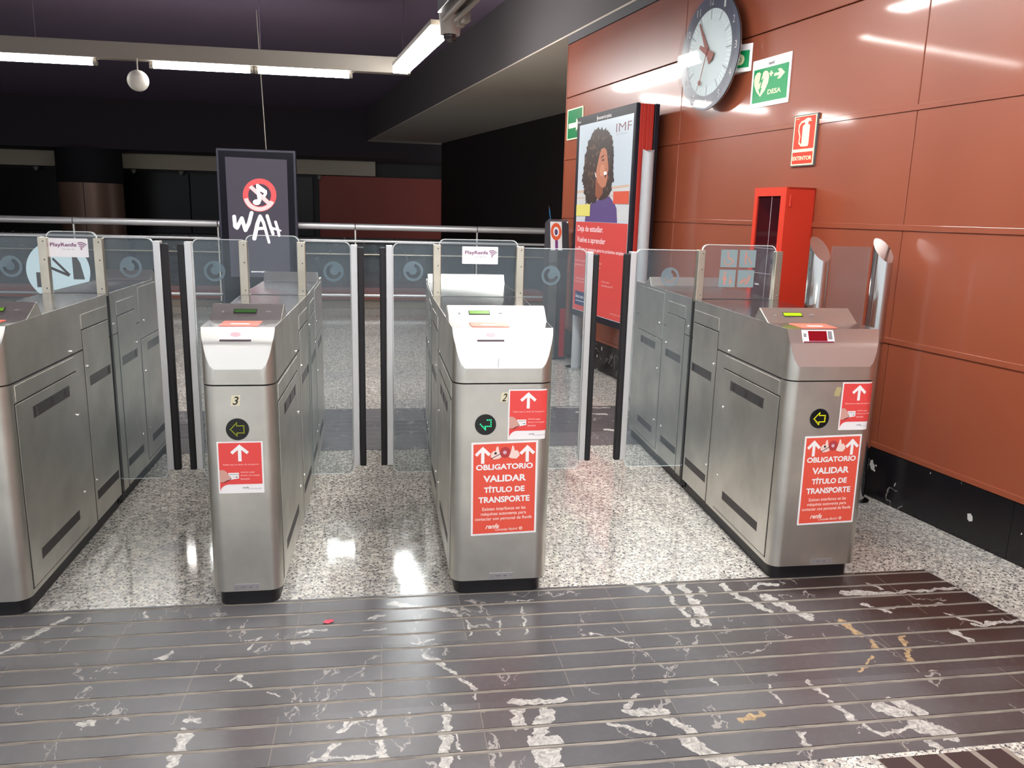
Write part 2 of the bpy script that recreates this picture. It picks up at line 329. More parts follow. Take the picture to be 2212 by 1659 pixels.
def ball(c, r, seg=16, bm=None, sx=(1, 1, 1)):
    bm = bm or bmesh.new(); k = bmesh.ops.create_uvsphere(bm, u_segments=seg, v_segments=seg // 2, radius=r)['verts']
    for v in k: v.co = Vector((v.co.x * sx[0], v.co.y * sx[1], v.co.z * sx[2])) + Vector(c)
    return bm
def flat(loops, mp, bm=None, z=0.0):
    """planar polygons through mapping mp(a, b, lift)"""
    bm = bm or bmesh.new()
    for k, lp in enumerate(loops):
        try: bm.faces.new([bm.verts.new(mp(a, b, z + 4e-6 * k)) for a, b in lp])
        except ValueError: pass
    return bm
def slab(loop, mp, c0, c1, bm=None):
    """a planar outline with real thickness"""
    bm = bm or bmesh.new(); n = len(loop)
    A = [bm.verts.new(mp(a, b, c0)) for a, b in loop]; B = [bm.verts.new(mp(a, b, c1)) for a, b in loop]
    bm.faces.new(A[::-1]); bm.faces.new(B)
    for k in range(n): bm.faces.new((A[k], A[(k + 1) % n], B[(k + 1) % n], B[k]))
    return bm
def circ(cx, cy, rx, ry=None, n=32, a0=0, a1=2 * pi):
    ry = rx if ry is None else ry; full = abs(a1 - a0 - 2 * pi) < 1e-6; m = n if full else n + 1
    return [(cx + rx * cos(a0 + (a1 - a0) * k / n), cy + ry * sin(a0 + (a1 - a0) * k / n)) for k in range(m)]
def ring(cx, cy, r0, r1, n=40, a0=0, a1=2 * pi, e=1.0):
    o = []
    for k in range(n):
        t0, t1 = a0 + (a1 - a0) * k / n, a0 + (a1 - a0) * (k + 1) / n
        o.append([(cx + r0 * cos(t0), cy + e * r0 * sin(t0)), (cx + r1 * cos(t0), cy + e * r1 * sin(t0)), (cx + r1 * cos(t1), cy + e * r1 * sin(t1)), (cx + r0 * cos(t1), cy + e * r0 * sin(t1))])
    return o
def rrect(x0, x1, y0, y1, r, n=5):
    o = []
    for cx, cy, a in ((x1 - r, y0 + r, -pi / 2), (x1 - r, y1 - r, 0), (x0 + r, y1 - r, pi / 2), (x0 + r, y0 + r, pi)):
        o += [(cx + r * cos(a + pi / 2 * k / n), cy + r * sin(a + pi / 2 * k / n)) for k in range(n + 1)]
    return o
def rect(x0, x1, y0, y1): return [(x0, y0), (x1, y0), (x1, y1), (x0, y1)]
def stroke(pts, w0, w1=None, cap=True):
    """a thick polyline as quads and round caps"""
    w1 = w0 if w1 is None else w1; o = []; n = len(pts) - 1
    for k in range(n):
        (x0, y0), (x1, y1) = pts[k], pts[k + 1]; d = sqrt((x1 - x0) ** 2 + (y1 - y0) ** 2) or 1; nx, ny = -(y1 - y0) / d, (x1 - x0) / d
        a, b = (w0 + (w1 - w0) * k / n) / 2, (w0 + (w1 - w0) * (k + 1) / n) / 2
        o.append([(x0 - nx * a, y0 - ny * a), (x1 - nx * b, y1 - ny * b), (x1 + nx * b, y1 + ny * b), (x0 + nx * a, y0 + ny * a)])
        if cap:
            o.append(circ(x0, y0, a, n=10)); o.append(circ(x1, y1, b, n=10))
    return o
def arrow_up(cx, y0, y1, w, t):
    """arrow with a straight stem and two barbs, like the stickers"""
    h = y1 - y0
    return [rect(cx - t / 2, cx + t / 2, y0, y1 - t * .9), [(cx, y1), (cx - w / 2, y1 - w / 2 - t * .1), (cx - w / 2 + t * .62, y1 - w / 2 - t * .9), (cx, y1 - t * 1.35)], [(cx, y1), (cx, y1 - t * 1.35), (cx + w / 2 - t * .62, y1 - w / 2 - t * .9), (cx + w / 2, y1 - w / 2 - t * .1)]]
_tc = {}
def text_loops(s, bold=0.0, shear=0.0):
    k = (s, bold, shear)
    if k not in _tc:
        cu = bpy.data.curves.new('txt', 'FONT'); cu.body = s; cu.size = 1.0; cu.offset = bold; cu.shear = shear; cu.resolution_u = 3; cu.fill_mode = 'FRONT'
        ob = bpy.data.objects.new('txt', cu); C.objects.link(ob)
        dg = bpy.context.evaluated_depsgraph_get(); dg.update(); me = bpy.data.meshes.new_from_object(ob.evaluated_get(dg))
        _tc[k] = ([v.co.xy[:] for v in me.vertices], [tuple(p.vertices) for p in me.polygons])
        bpy.data.objects.remove(ob); bpy.data.curves.remove(cu); bpy.data.meshes.remove(me)
    return _tc[k]
def text(bm, mp, s, x0, x1, y0, y1, z, bold=0.0, shear=0.0):
    """text stretched to fill a box in the surface"""
    V, Fs = text_loops(s, bold, shear); xs = [v[0] for v in V]; ys = [v[1] for v in V]
    ax, bx, ay, by = min(xs), max(xs), min(ys), max(ys)
    W = [bm.verts.new(mp(x0 + (v[0] - ax) / (bx - ax) * (x1 - x0), y0 + (v[1] - ay) / (by - ay) * (y1 - y0), z)) for v in V]
    for q in Fs:
        try: bm.faces.new([W[k] for k in q])
        except ValueError: pass
    return bm

# ---------------------------------------------------------------- the setting
WD = Vector((-.1619, 1, 0)).normalized(); WN = Vector((-WD.y, WD.x, 0)); WP = Vector((3.2178, 0, 0))
def wall(s, z, off=0): return WP + WD * s + WN * off + Vector((0, 0, z))     # along the red wall, up, out into the hall
WF = Frame(WP, -WD, (0, 0, 1))                                                 # facing the red wall: right is towards the camera
def wmap(off):
    return lambda a, b, c=0: wall(-a, b, off + c)                              # a = -s
def wallx(y): return 3.2178 - .1619 * y

# floor: one slab, with the two dark bands let into it and the stair void beyond the railing
bm = bmesh.new(); box(-14, 6, -7, 12.45, -.3, 0, bm=bm)
struct(link('floor', bm, GRANITE))
bm = bmesh.new(); box(-14, 6, 15.6, 24.6, -.3, 0, bm=bm); struct(link('floor', bm, GRANITE))
def quadslab(p, z0, z1): return hexa(bmesh.new(), [(x, y, z0) for x, y in p] + [(x, y, z1) for x, y in p])
struct(link('floor', quadslab([(-9, 1.79), (3.2178 - .1619 * 1.79 - .452, 1.79), (2.27, 2.885), (-9, 2.885)], -.01, .0016), BANDN))
struct(link('floor', quadslab([(-9, 4.83), (1.985, 4.83), (1.80, 5.885), (-9, 5.885)], -.01, .0016), BANDF))
# a second dark strip running parallel to the red wall, just entering the frame at bottom right
def gx(y, o): return wallx(y) - o
bm = hexa(bmesh.new(), [(gx(-3, 1.6), -3, -.01), (gx(-3, 1.2), -3, -.01), (gx(1.77, 1.2), 1.77, -.01), (gx(1.77, 1.6), 1.77, -.01), (gx(-3, 1.6), -3, .0016), (gx(-3, 1.2), -3, .0016), (gx(1.77, 1.2), 1.77, .0016), (gx(1.77, 1.6), 1.77, .0016)])
m2 = mat('tactile_marble', (58, 44, 42), .3); n2 = NT(m2); s2 = n2.new('ShaderNodeSeparateXYZ'); n2.link(n2.coord(), s2.inputs[0])
q2 = n2.math('FRACT', n2.math('DIVIDE', n2.math('ADD', n2.math('ADD', s2.outputs[0], n2.math('MULTIPLY', s2.outputs[1], .1619)), 10.0), .1))
n2.link(n2.mix(n2.math('LESS_THAN', q2, .2), col((54, 42, 42)), col((132, 124, 116))), n2.b.inputs['Base Color'])
struct(link('floor', bm, m2))

# red wall: backing, enamel panels, rails between the rows, black marble base
bm = bmesh.new(); S0, S1 = -6.0, 8.5
hexa(bm, [wall(S0, 0, 0), wall(S1, 0, 0), wall(S1, 0, -.3), wall(S0, 0, -.3), wall(S0, 3.115, 0), wall(S1, 3.115, 0), wall(S1, 3.115, -.3), wall(S0, 3.115, -.3)])
wr = struct(link('wall_right', bm, mat('wall_backing', (60, 26, 20), .7)))
zs = [.27, .845, 1.42, 2.0, 2.6, 3.112]; ss = [8.5, 6.16, 3.83, 1.5, -.83, -3.16, -5.5]
bm = bmesh.new()
for i in range(len(zs) - 1):
    for j in range(len(ss) - 1):
        fbox(WF, -ss[j] + .002, -ss[j + 1] - .002, zs[i] + .003, zs[i + 1] - .003, 0, .022, bm=bm, bev=.004)
hexa(bm, [wall(8.5, .27, .022), wall(8.52, .27, .022), wall(8.52, .27, -.9), wall(8.5, .27, -.9), wall(8.5, 3.112, .022), wall(8.52, 3.112, .022), wall(8.52, 3.112, -.9), wall(8.5, 3.112, -.9)])
struct(link('wall_right', bm, WALLM))
bm = bmesh.new()
for z in (.285, .85, 1.425, 2.005):
    fbox(WF, -8.5, 5.5, z - .012, z + .016, 0, .029, bm=bm, bev=.0015)
struct(link('trim_1', bm, WALLM))
bm = bmesh.new()
for k in range(8): fbox(WF, -8.5 + 1.838 * k + .001, -8.5 + 1.838 * (k + 1) - .001, 0, .27, 0, .03, bm=bm)
struct(link('baseboard_right', bm, BLKMAR))
# ceiling, the beam and soffit along the red wall
struct(link('ceiling', box(-14, 8, -7, 24.6, 4.0, 4.2), CEIL))
E0, ZS, SE = .03, 3.195, 22.63
bm = hexa(bmesh.new(), [wall(-6, ZS + .015, E0), wall(SE, ZS + .015, E0), wall(SE, ZS + .015, -7), wall(-6, ZS + .015, -7), wall(-6, 4.0, E0), wall(SE, 4.0, E0), wall(SE, 4.0, -7), wall(-6, 4.0, -7)])
struct(link('ceiling', bm, BEAM))
bm = hexa(bmesh.new(), [wall(-6, ZS, E0), wall(SE, ZS, E0), wall(SE, ZS, -7), wall(-6, ZS, -7), wall(-6, ZS + .015, E0), wall(SE, ZS + .015, E0), wall(SE, ZS + .015, -7), wall(-6, ZS + .015, -7)])
struct(link('ceiling', bm, SOFF))
bm = hexa(bmesh.new(), [wall(-6, 3.115, -.3), wall(8.52, 3.115, -.3), wall(8.52, 3.115, .024), wall(-6, 3.115, .024), wall(-6, ZS, -.3), wall(8.52, ZS, -.3), wall(8.52, ZS, .024), wall(-6, ZS, .024)])
struct(link('trim_6', bm, mat('wall_top_grey', (92, 90, 92), .7)))
# far side of the hall
struct(link('wall_back', box(-14, 8, 24.6, 24.9, 0, 4.0), mat('far_wall_dark', (26, 24, 29), .5)))
struct(link('trim_2', box(-14, -.25, 24.1, 24.6, 2.38, 2.78), FASC))
struct(link('ceiling', box(-14, 8, 22.45, 24.6, 2.78, 4.0), mat('far_bulkhead_dark', (58, 50, 56), .85)))
bm = box(-1.85, 6, 24.4, 24.6, .62, 2.36); struct(link('wall_back', bm, FARRED))
struct(link('baseboard_back', box(-14, 6, 24.35, 24.6, 0, .62), BLKMAR))
struct(link('wall_left', box(-14.3, -14, 5, 24.6, 0, 4.0), mat('left_wall_dark', (34, 32, 38), .6)))
bm = bmesh.new()
for k in range(7): box(-13.9 + 1.7 * k, -12.24 + 1.7 * k, 24.44, 24.5, .65, 2.3, bm=bm)
struct(link('window_1', bm, SHOPG))
struct(link('wall_right', quadslab([(1.50, 22.0), (4.72, 7.2), (5.0, 7.2), (1.78, 22.0)], 0, ZS), mat('side_passage_dark', (34, 25, 27), .8)))
# the stair void: its far edge, and kerb in front of the railing
struct(link('trim_3', box(-14, 6, 15.45, 15.6, -1.2, .0), mat('void_edge_red', (176, 104, 92), .6)))
struct(link('trim_4', box(-14, 6, 12.45, 15.45, -1.25, -1.2), mat('void_floor', (46, 44, 46), .8)))
struct(link('trim_5', box(-14, 2.6, 12.2, 12.46, 0, .1, .006), KERB))

# ---------------------------------------------------------------- lamps
def trunk_row(y, x0, x1, z, label):
    bm = bmesh.new(); box(x0, x1, y - .07, y + .07, z + .05, z + .23, .006, bm=bm)
    t = Thing('lighting_trunking', label, 'light fitting', ((x0 + x1) / 2, y, z + .05))
    t.part('channel', bm, TRUNK)
    x = x0 + .4
    while x < x1: t.part('hanger', cyl((x, y, z + .23), (x, y, 4.0), .006, seg=8), CEIL); x += 2.4
def tube(x0, x1, y, z, label, group=None):
    t = Thing('fluorescent_lamp', label, 'lamp', ((x0 + x1) / 2, y, z), group)
    t.part('tube', cyl((x0 + .02, y, z), (x1 - .02, y, z), .03, seg=14), TUBEM)
    for x in (x0, x1): t.part('end_cap', cyl((x - .02, y, z), (x + .02, y, z), .033, seg=14), TRUNK)
    for x in (x0, x1): t.part('bracket', box(x - .02, x + .02, y - .02, y + .02, z + .02, z + .043), TRUNK)
def batten(x0, x1, y, z, label, group=None):
    t = Thing('fluorescent_lamp', label, 'lamp', ((x0 + x1) / 2, y, z), group)
    t.part('diffuser', box(x0, x1, y - .05, y + .05, z - .004, z), TUBEM)
    bm = box(x0 - .02, x1 + .02, y - .075, y + .075, z + .002, z + .043, .003)
    for q in (-1, 1): box(x0 - .02, x1 + .02, y + q * .065 - .008, y + q * .065 + .008, z - .02, z + .002, bm=bm)
    t.part('reflector', bm, TRUNK)
trunk_row(10.2, -9, .32, 2.98, 'long beige trunking across the hall carrying the row of lit tubes')
for a, b, s in ((-4.37, -3.2, 'lit white tube at the far left, cut by the edge of the photo'), (-2.6, -1.5, 'lit white tube just right of the hanging white globe'), (-1.45, -.38, 'lit white tube at the right end of the far trunking')):
    tube(a, b, 10.2, 2.985, s)
OFF = 'lit tube on the trunking above the frame'
for y, xs_ in ((6.1, (-5.3, -4.0, -1.95, -.8)), (1.5, (-4.6, -3.3, -1.3, 0)), (-2.1, (-3.6, -2.3, -.9, .5))):
    trunk_row(y, -7, .6 if y > 3 else 1.15 if y > 0 else 1.7, 2.98, 'beige trunking with lit tubes, above and %s the gates' % {6.1: 'just beyond', 1.5: 'in front of', -2.1: 'far in front of'}[y])
    for x in xs_: batten(x, x + 1.1, y, 2.985, OFF, 'ceiling tubes above the frame')
def runx(y): return .195 - .14 * (y - 9.82)
RUND = Vector((-.14, 1, 0)).normalized()
def run_lamp(ya, yb, label, group=None, dp=.0):
    F = Frame((runx(ya), ya, 3.0), RUND, (RUND.y, -RUND.x, 0)); L = (yb - ya) / RUND.y
    t = Thing('fluorescent_lamp', label, 'lamp', tuple(F(L / 2, 0, 0)), group)
    t.part('diffuser', fbox(F, 0, L, -.085, .085, -dp, .02, bev=.006), TUBEM)
    t.part('housing', fbox(F, -.01, L + .01, -.092, .092, -.1, -dp - .002, bev=.005), TRUNK)
    for q in (.2, L - .2): p = F(q, 0, -.1); t.part('hanger', cyl(p, (p.x, p.y, 4.0), .006, seg=8), CEIL)
run_lamp(7.62, 9.83, 'wide bright lamp running towards the camera beside the dome camera', dp=.05)
for a, b in ((3.2, 5.4), (1.0, 2.9), (-2.0, 0)): run_lamp(a, b, 'wide lit lamp on the run above the frame, along the red wall', 'wide lamps above the frame')
F = Frame((runx(5.7), 5.7, 3.02), RUND, (RUND.y, -RUND.x, 0))
t = Thing('lighting_trunking', 'unlit twin rail fixture at the top edge, behind the dome camera', 'light fitting', tuple(F(.8, 0, 0)))
t.part('channel', fbox(F, 0, 1.6, -.1, .1, -.2, -.06, bev=.005), STEELD)
for b in (-.055, .045): t.part('rail', cyl(F(.02, b, 0), F(1.53, b, 0), .022, seg=12), TRUNK)
t.part('cable_clip', fbox(F, 1.3, 1.42, .06, .12, -.05, .05, bev=.01), TRUNK); t.part('cable_clip', fbox(F, 1.44, 1.54, .05, .11, -.05, .06, bev=.01), TRUNK)
t = Thing('dome_camera', 'white dome surveillance camera at the near end of the bright lamp', 'camera', (.575, 7.46, 3.13))
t.part('ceiling_stem', cyl((.575, 7.46, 3.13), (.575, 7.46, 4.0), .02, seg=12), TRUNK)
t.part('housing', cyl((.575, 7.46, 2.95), (.575, 7.46, 3.14), .085, .1, 28), mat('camera_white', (214, 206, 196), .45), smooth=40)
t.part('dome', ball((.575, 7.46, 2.945), .062, 20), mat('dome_smoked', (60, 52, 58), .08, spec=.7), smooth=60)
t = Thing('hanging_globe', 'white globe hanging on a short stem under the far trunking', 'globe', (-2.73, 10.1, 2.68))
t.part('globe', ball((-2.73, 10.1, 2.80), .115, 28), mat('globe_white', (226, 222, 212), .5), smooth=60)
t.part('stem', cyl((-2.73, 10.1, 2.9), (-2.73, 10.1, 3.04), .009, seg=8), TRUNK)

# ---------------------------------------------------------------- ticket gates
YF, YM, YB = 2.85, 3.98, 5.11
RC = .048
def pw(y, a, b, c): return a + (b - a) * (y - YF) / (YM - YF) if y < YM else b + (c - b) * (y - YM) / (YB - YM)
class Gate:
    def __init__(s, l, r, label):
        s.l, s.r = l, r
        s.t = Thing('ticket_gate', label, 'ticket gate', ((l[1] + r[1]) / 2, YM, 0), 'ticket gates in a row')
        s.W = r[0] - l[0]
    def L(s, y): return pw(y, *s.l)
    def R(s, y): return pw(y, *s.r)
    def x(s, u, y): return s.L(y) + u * (s.R(y) - s.L(y))           # u in 0..1 across
    def P(s, u, y, z, rear=False): y = 2 * YM - y if rear else y; return (s.x(u, y), y, z)
    def front(s, x, z, c=0):                                          # a point on the rounded front face
        l, r = s.l[0] + RC, s.r[0] - RC; d = max(l - x, x - r, 0)
        if d <= 0: return Vector((x, YF - c, z))
        d = min(d, RC * .98); n = Vector(((1 if x > r else -1) * d / RC, -sqrt(1 - (d / RC) ** 2), 0))
        b = r if x > r else l
        return Vector((b, YF + RC, z)) + n * (RC + c)
    def side(s, sg):                                                  # mapping on a long side: (y, z, out)
        return lambda y, z, c=0: Vector(((s.R(y) + c) if sg > 0 else (s.L(y) - c), y, z))
def outline(g, yf, n=16):
    """plan of one half with rounded front corners, cut back to y = yf; (u, y)"""
    w = g.W; rc = RC / w; pts = [(0, 3.955)]
    def arc(left):
        o = []
        for k in range(n + 1):
            a = pi / 2 * k / n
            y = YF + RC - RC * sin(a); dx = RC - RC * cos(a)
            if y < yf:
                y = yf; dx = RC - sqrt(max(0, RC ** 2 - (RC + YF - yf) ** 2))
            o.append(((dx / w) if left else 1 - dx / w, y))
        return o if left else o[::-1]
    pts += arc(True) + arc(False) + [(1, 3.955)]
    return pts
def loft(g, levels, rear):
    bm = bmesh.new(); rows = []
    for z, yf in levels:
        rows.append([bm.verts.new(g.P(u, y, z, rear)) for u, y in outline(g, yf)])
    m = len(rows[0])
    for a, b in zip(rows, rows[1:]):
        for k in range(m):
            vs = [a[k], a[(k + 1) % m], b[(k + 1) % m], b[k]]
            if len({v.co.to_tuple(6) for v in vs}) > 2: bm.faces.new(vs)
    bm.faces.new(rows[0][::-1]); bm.faces.new(rows[-1]); return bm
def plinth(g, rear):
    bm = bmesh.new(); rows = []
    for z in (0, .0635):
        row = []
        for u, y in outline(g, YF):
            x, yy, _ = g.P(u, y, 0, rear); cx = g.x(.5, yy); k = 1 - .036 / (g.R(yy) - g.L(yy))
            yo = (.018 if y < 3 else 0) * (-1 if rear else 1)
            row.append(bm.verts.new((cx + (x - cx) * k, yy + yo, z)))
        rows.append(row)
    m = len(rows[0])
    for k in range(m): bm.faces.new((rows[0][k], rows[0][(k + 1) % m], rows[1][(k + 1) % m], rows[1][k]))
    bm.faces.new(rows[0][::-1]); bm.faces.new(rows[1]); return bm
def prism(g, prof, u0, u1, rear):
    bm = bmesh.new(); A = [bm.verts.new(g.P(u0, y, z, rear)) for y, z in prof]; B = [bm.verts.new(g.P(u1, y, z, rear)) for y, z in prof]
    n = len(prof); bm.faces.new(A); bm.faces.new(B[::-1])
    for k in range(n): bm.faces.new((A[k], A[(k + 1) % n], B[(k + 1) % n], B[k]))
    bmesh.ops.recalc_face_normals(bm, faces=bm.faces)
    bmesh.ops.bevel(bm, geom=bm.edges[:], offset=.0025, segments=2, affect='EDGES'); return bm
LCDA, LCDB = Vector((0, 3.07, 1.0345)), Vector((0, 3.17, 1.087))
def lcd_map(g, rear=False):
    """on the sloping display face: a across in metres from the left edge, b 0..1 up the slope"""
    d = (LCDB - LCDA).normalized(); n = Vector((0, -d.z, d.y))
    def mp(a, b, c=0):
        p = LCDA + (LCDB - LCDA) * b + n * c; y = p.y
        return Vector(g.P(a / (g.R(y) - g.L(y)), y, p.z, rear))
    return mp
def sbox(mp, y0, y1, z0, z1, c0, c1, bm=None, bev=0):
    bm2 = bmesh.new()
    hexa(bm2, [mp(y0, z0, c0), mp(y1, z0, c0), mp(y1, z0, c1), mp(y0, z0, c1), mp(y0, z1, c0), mp(y1, z1, c0), mp(y1, z1, c1), mp(y0, z1, c1)])
    if bev: bmesh.ops.recalc_face_normals(bm2, faces=bm2.faces); bmesh.ops.bevel(bm2, geom=bm2.edges[:], offset=bev, segments=2, affect='EDGES')
    if bm is None: return bm2
    me = bpy.data.meshes.new('t'); bm2.to_mesh(me); bm2.free(); bm.from_mesh(me); bpy.data.meshes.remove(me); return bm
DOORS = [  # y0, y1, z0, z1, handle plate (y0, y1), vent (y0, y1), screws
    (2.905, 3.49, .085, .762, (3.04, 3.40), (2.995, 3.39), ((3.465, .585), (3.465, .25))),
    (3.60, 3.94, .066, .918, (3.645, 3.93), (3.62, 3.925), ((3.625, .76), (3.622, .25))),
    (4.085, 4.385, .066, .914, (4.115, 4.375), (4.095, 4.365), ((4.37, .745), (4.37, .25))),
    (4.46, 4.95, .085, .742, (4.575, 4.885), (4.55, 4.855), ((4.505, .566), (4.51, .25)))]
def build_gate(l, r, label):
    g = Gate(l, r, label); t = g.t
    for rear in (False, True):
        nm = 'rear' if rear else 'front'
        t.part('plinth', plinth(g, rear), PLINTH, smooth=35)
        t.part('lower_housing', loft(g, [(.062, YF), (.835, YF)], rear), STEEL, smooth=35)
        lv = [(.840, YF), (.893, YF)] + [(.893 + .087 * k / 4, YF + .021 * k / 4) for k in range(1, 5)] + [(.98 + .056 * k / 4, YF + .021 + .027 * k / 4) for k in range(1, 5)]
        t.part('upper_housing', loft(g, lv, rear), STEEL, smooth=9)
        con = t.part('display_console', prism(g, [(3.07, 1.03), (3.07, 1.0345), (3.17, 1.087), (3.176, 1.087), (3.212, 1.036), (3.212, 1.03)], .002, .998, rear), STEEL)
        w = g.W; a0 = w * (.5 if w < .3 else .34); mp = lcd_map(g, rear)
        if not rear:
            t.part('lcd_bezel', slab(rect(a0 - .042, a0 + .042, .42, .68), mp, .0, .0012), BLACKP, con)
            t.part('lcd_screen', slab(rect(a0 - .039, a0 + .039, .47, .64), mp, .0012, .0022), LCD_OF[label], con)
            bm = flat([[(a0 - .085, .46), (a0 - .073, .46), (a0 - .081, .60)]], mp, z=.0012); flat([rect(a0 + .075, a0 + .093, .5, .56)], mp, bm, .0012)
            t.part('printed_symbol', bm, GREYP, con)
    for a, b in ((3.214, 3.953), (4.007, 4.746)):
        t.part('darkened_top_sheet', hexa(bmesh.new(), [(g.L(a) + .003, a, 1.035), (g.R(a) - .003, a, 1.035), (g.R(b) - .003, b, 1.035), (g.L(b) + .003, b, 1.035), (g.L(a) + .003, a, 1.0372), (g.R(a) - .003, a, 1.0372), (g.R(b) - .003, b, 1.0372), (g.L(b) + .003, b, 1.0372)]), STEELT)  # thin sheet added to darken the gate top
    for a, b in ((2.902, 3.068),):
        t.part('darkened_shelf_sheet', hexa(bmesh.new(), [(g.L(a) + .002, a, 1.035), (g.R(a) - .002, a, 1.035), (g.R(b) - .002, b, 1.035), (g.L(b) + .002, b, 1.035), (g.L(a) + .002, a, 1.0366), (g.R(a) - .002, a, 1.0366), (g.R(b) - .002, b, 1.0366), (g.L(b) + .002, b, 1.0366)]), STEELT)  # likewise added to darken the shelf
    # the black gap strip between the two halves
    t.part('rubber_gap', hexa(bmesh.new(), [(g.L(3.95) + .012, 3.945, .02), (g.R(3.95) - .012, 3.945, .02), (g.R(4.01) - .012, 4.015, .02), (g.L(4.01) + .012, 4.015, .02), (g.L(3.95) + .004, 3.945, 1.037), (g.R(3.95) - .004, 3.945, 1.037), (g.R(4.01) - .004, 4.015, 1.037), (g.L(4.01) + .004, 4.015, 1.037)]), GAP)
    # doors, recess plates, slots and screws on both long sides
    for sg in (-1, 1):
        mp = g.side(sg)
        for (y0, y1, z0, z1, hp, vt, scr) in DOORS:
            d = t.part('side_door', sbox(mp, y0, y1, z0, z1, -.006, .0028, bev=.0012), STEEL)
            t.part('door_gap', sbox(mp, y0 - .004, y1 + .004, z0 - .004, z1 + .005, -.006, .0007), GAP, d)
            zc = .703 if y0 < 3.2 else .692
            t.part('recess_plate', sbox(mp, hp[0], hp[1], zc - .022, zc + .022, .002, .0034), PLATE, d)
            for yy in ((hp[0] + .03, (hp[0] + hp[1]) / 2, hp[1] - .04) if y0 < 3.2 else (hp[1] - .03,)):
                t.part('keyhole', sbox(mp, yy - .012, yy + .012, zc - .017, zc + .017, .003, .0042), SLOT, d)
            t.part('vent_slot', sbox(mp, vt[0], vt[1], .158, .198, .002, .0034), SLOT, d)
            for (yy, zz) in scr: t.part('screw', ball(mp(yy, zz, .004), .0062, 10), SCREWM, d, smooth=60)
        bm = sbox(mp, 2.915, 3.49, .772, .827, -.004, .0022, bev=.001); t.part('side_trim', bm, STEEL)
        t.part('seam', sbox(mp, 2.912, 3.955, .8345, .8405, -.004, .0006), GAP)
        t.part('side_trim', sbox(mp, 3.60, 3.94, .926, .985, -.004, .0022, bev=.001), STEEL)
        t.part('side_trim', sbox(mp, 4.085, 4.385, .922, .985, -.004, .0022, bev=.001), STEEL)
        t.part('side_trim', sbox(mp, 4.46, 4.95, .75, 1.02, -.004, .0022, bev=.001), STEEL)
        for (yy, zz) in ((3.455, .853), (4.02, .887), (4.522, .837)): t.part('screw', ball(mp(yy, zz, .003), .006, 10), SCREWM, None, smooth=60)
    return g
LCD_OF = {}
LAB = {4: 'steel ticket gate cut off by the left edge of the photo',
       3: 'narrow steel ticket gate with the number 3 and a single red sticker',
       2: 'wide steel ticket gate with the number 2 and a green lit arrow',
       1: 'wide steel ticket gate nearest the red wall, with a yellow lit arrow'}
LCD_OF.update({LAB[4]: LCDG, LAB[3]: LCDD, LAB[2]: LCDG, LAB[1]: LCDL})
g4 = build_gate((-1.515, -1.55, -1.56), (-1.256, -1.273, -1.29), LAB[4])
g3 = build_gate((-.631, -.678, -.683), (-.384, -.371, -.385), LAB[3])
g2 = build_gate((.242, .231, .255), (.612, .684, .712), LAB[2])
g1 = build_gate((1.543, 1.585, 1.62), (1.926, 2.05, 2.09), LAB[1])

# glass on top of the gates: two channel posts with a rounded pane between
def gate_glass(g):
    t = g.t; xl, xr = g.L(YM), g.R(YM)
    for x0 in (xl + .002, xr - .040):
        p = t.part('glass_post', box(x0, x0 + .038, 3.96, 3.995, 1.025, 1.29, .003), STEELP)
        for zz in (1.06, 1.19, 1.272): t.part('screw', ball((x0 + .024, 3.959, zz), .0035, 8), PLATE, p, smooth=60)
    mp = lambda a, b, c=0: Vector((a, 3.985 + c, b))
    pane = t.part('glass_pane', slab(rrect(xl + .03, xr - .03, 1.03, 1.318, .03), mp, 0, .01), GLASS)
    edge_line(t, rrect(xl + .03, xr - .03, 1.03, 1.318, .03), mp, pane)
    return pane
def edge_line(t, loop, mp, parent):
    n = len(loop); bm = bmesh.new(); cx = sum(p[0] for p in loop) / n; cz = sum(p[1] for p in loop) / n
    def grow(p, k): return (p[0] + (k if p[0] > cx else -k), p[1] + (k if p[1] > cz else -k))
    A = [bm.verts.new(mp(*grow(p, .0002), -.0004)) for p in loop]; B = [bm.verts.new(mp(*grow(p, .0002), .0104)) for p in loop]
    for k in range(n): bm.faces.new((A[k], A[(k + 1) % n], B[(k + 1) % n], B[k]))
    I = [bm.verts.new(mp(p[0] + (-.0032 if p[0] > cx else .0032), p[1] + (-.0032 if p[1] > cz else .0032), -.0004)) for p in loop]
    for k in range(n): bm.faces.new((A[k], A[(k + 1) % n], I[(k + 1) % n], I[k]))
    t.part('glass_edge', bm, GEDGE, parent)
def emblem(t, parent, cx, cz, y, flip=False):
    mp = lambda a, b, c=0: Vector((cx + (-a if flip else a), y - c, cz + b))
    R_ = .049; bm = bmesh.new()
    flat(ring(0, 0, .036, R_, 40), mp, bm); flat([circ(-.003, .003, .02, n=28)], mp, bm)
    flat(ring(0, 0, .018, .037, 24, radians(78), radians(185)), mp, bm)                 # the wide mouth of the ring
    t.part('emblem', bm, CIRC, parent)
def flap(g, sg, xin, xe, z_top=1.283):
    """a swing panel of the lane: glass leaf, aluminium edge and black rubber nose"""
    t = g.t; mp = lambda a, b, c=0: Vector((a, 4.0 + c, b))
    a, b = min(xin, xe), max(xin, xe); lp = rrect(a, b, .125, z_top + .012, .03)
    leaf = t.part('swing_leaf', slab(lp, mp, 0, .012), GLASS); edge_line(t, lp, mp, leaf)
    e = xe
    t.part('edge_profile', box(min(e, e + sg * .032), max(e, e + sg * .032), 3.985, 4.03, .17, z_top - .002, .003), ALU, leaf)
    t.part('rubber_nose', box(min(e + sg * .033, e + sg * .063), max(e + sg * .033, e + sg * .063), 3.985, 4.02, .168, z_top - .012, .006), BLACK, leaf)
    return leaf
for g in (g4, g3, g2, g1): g.pane = gate_glass(g)
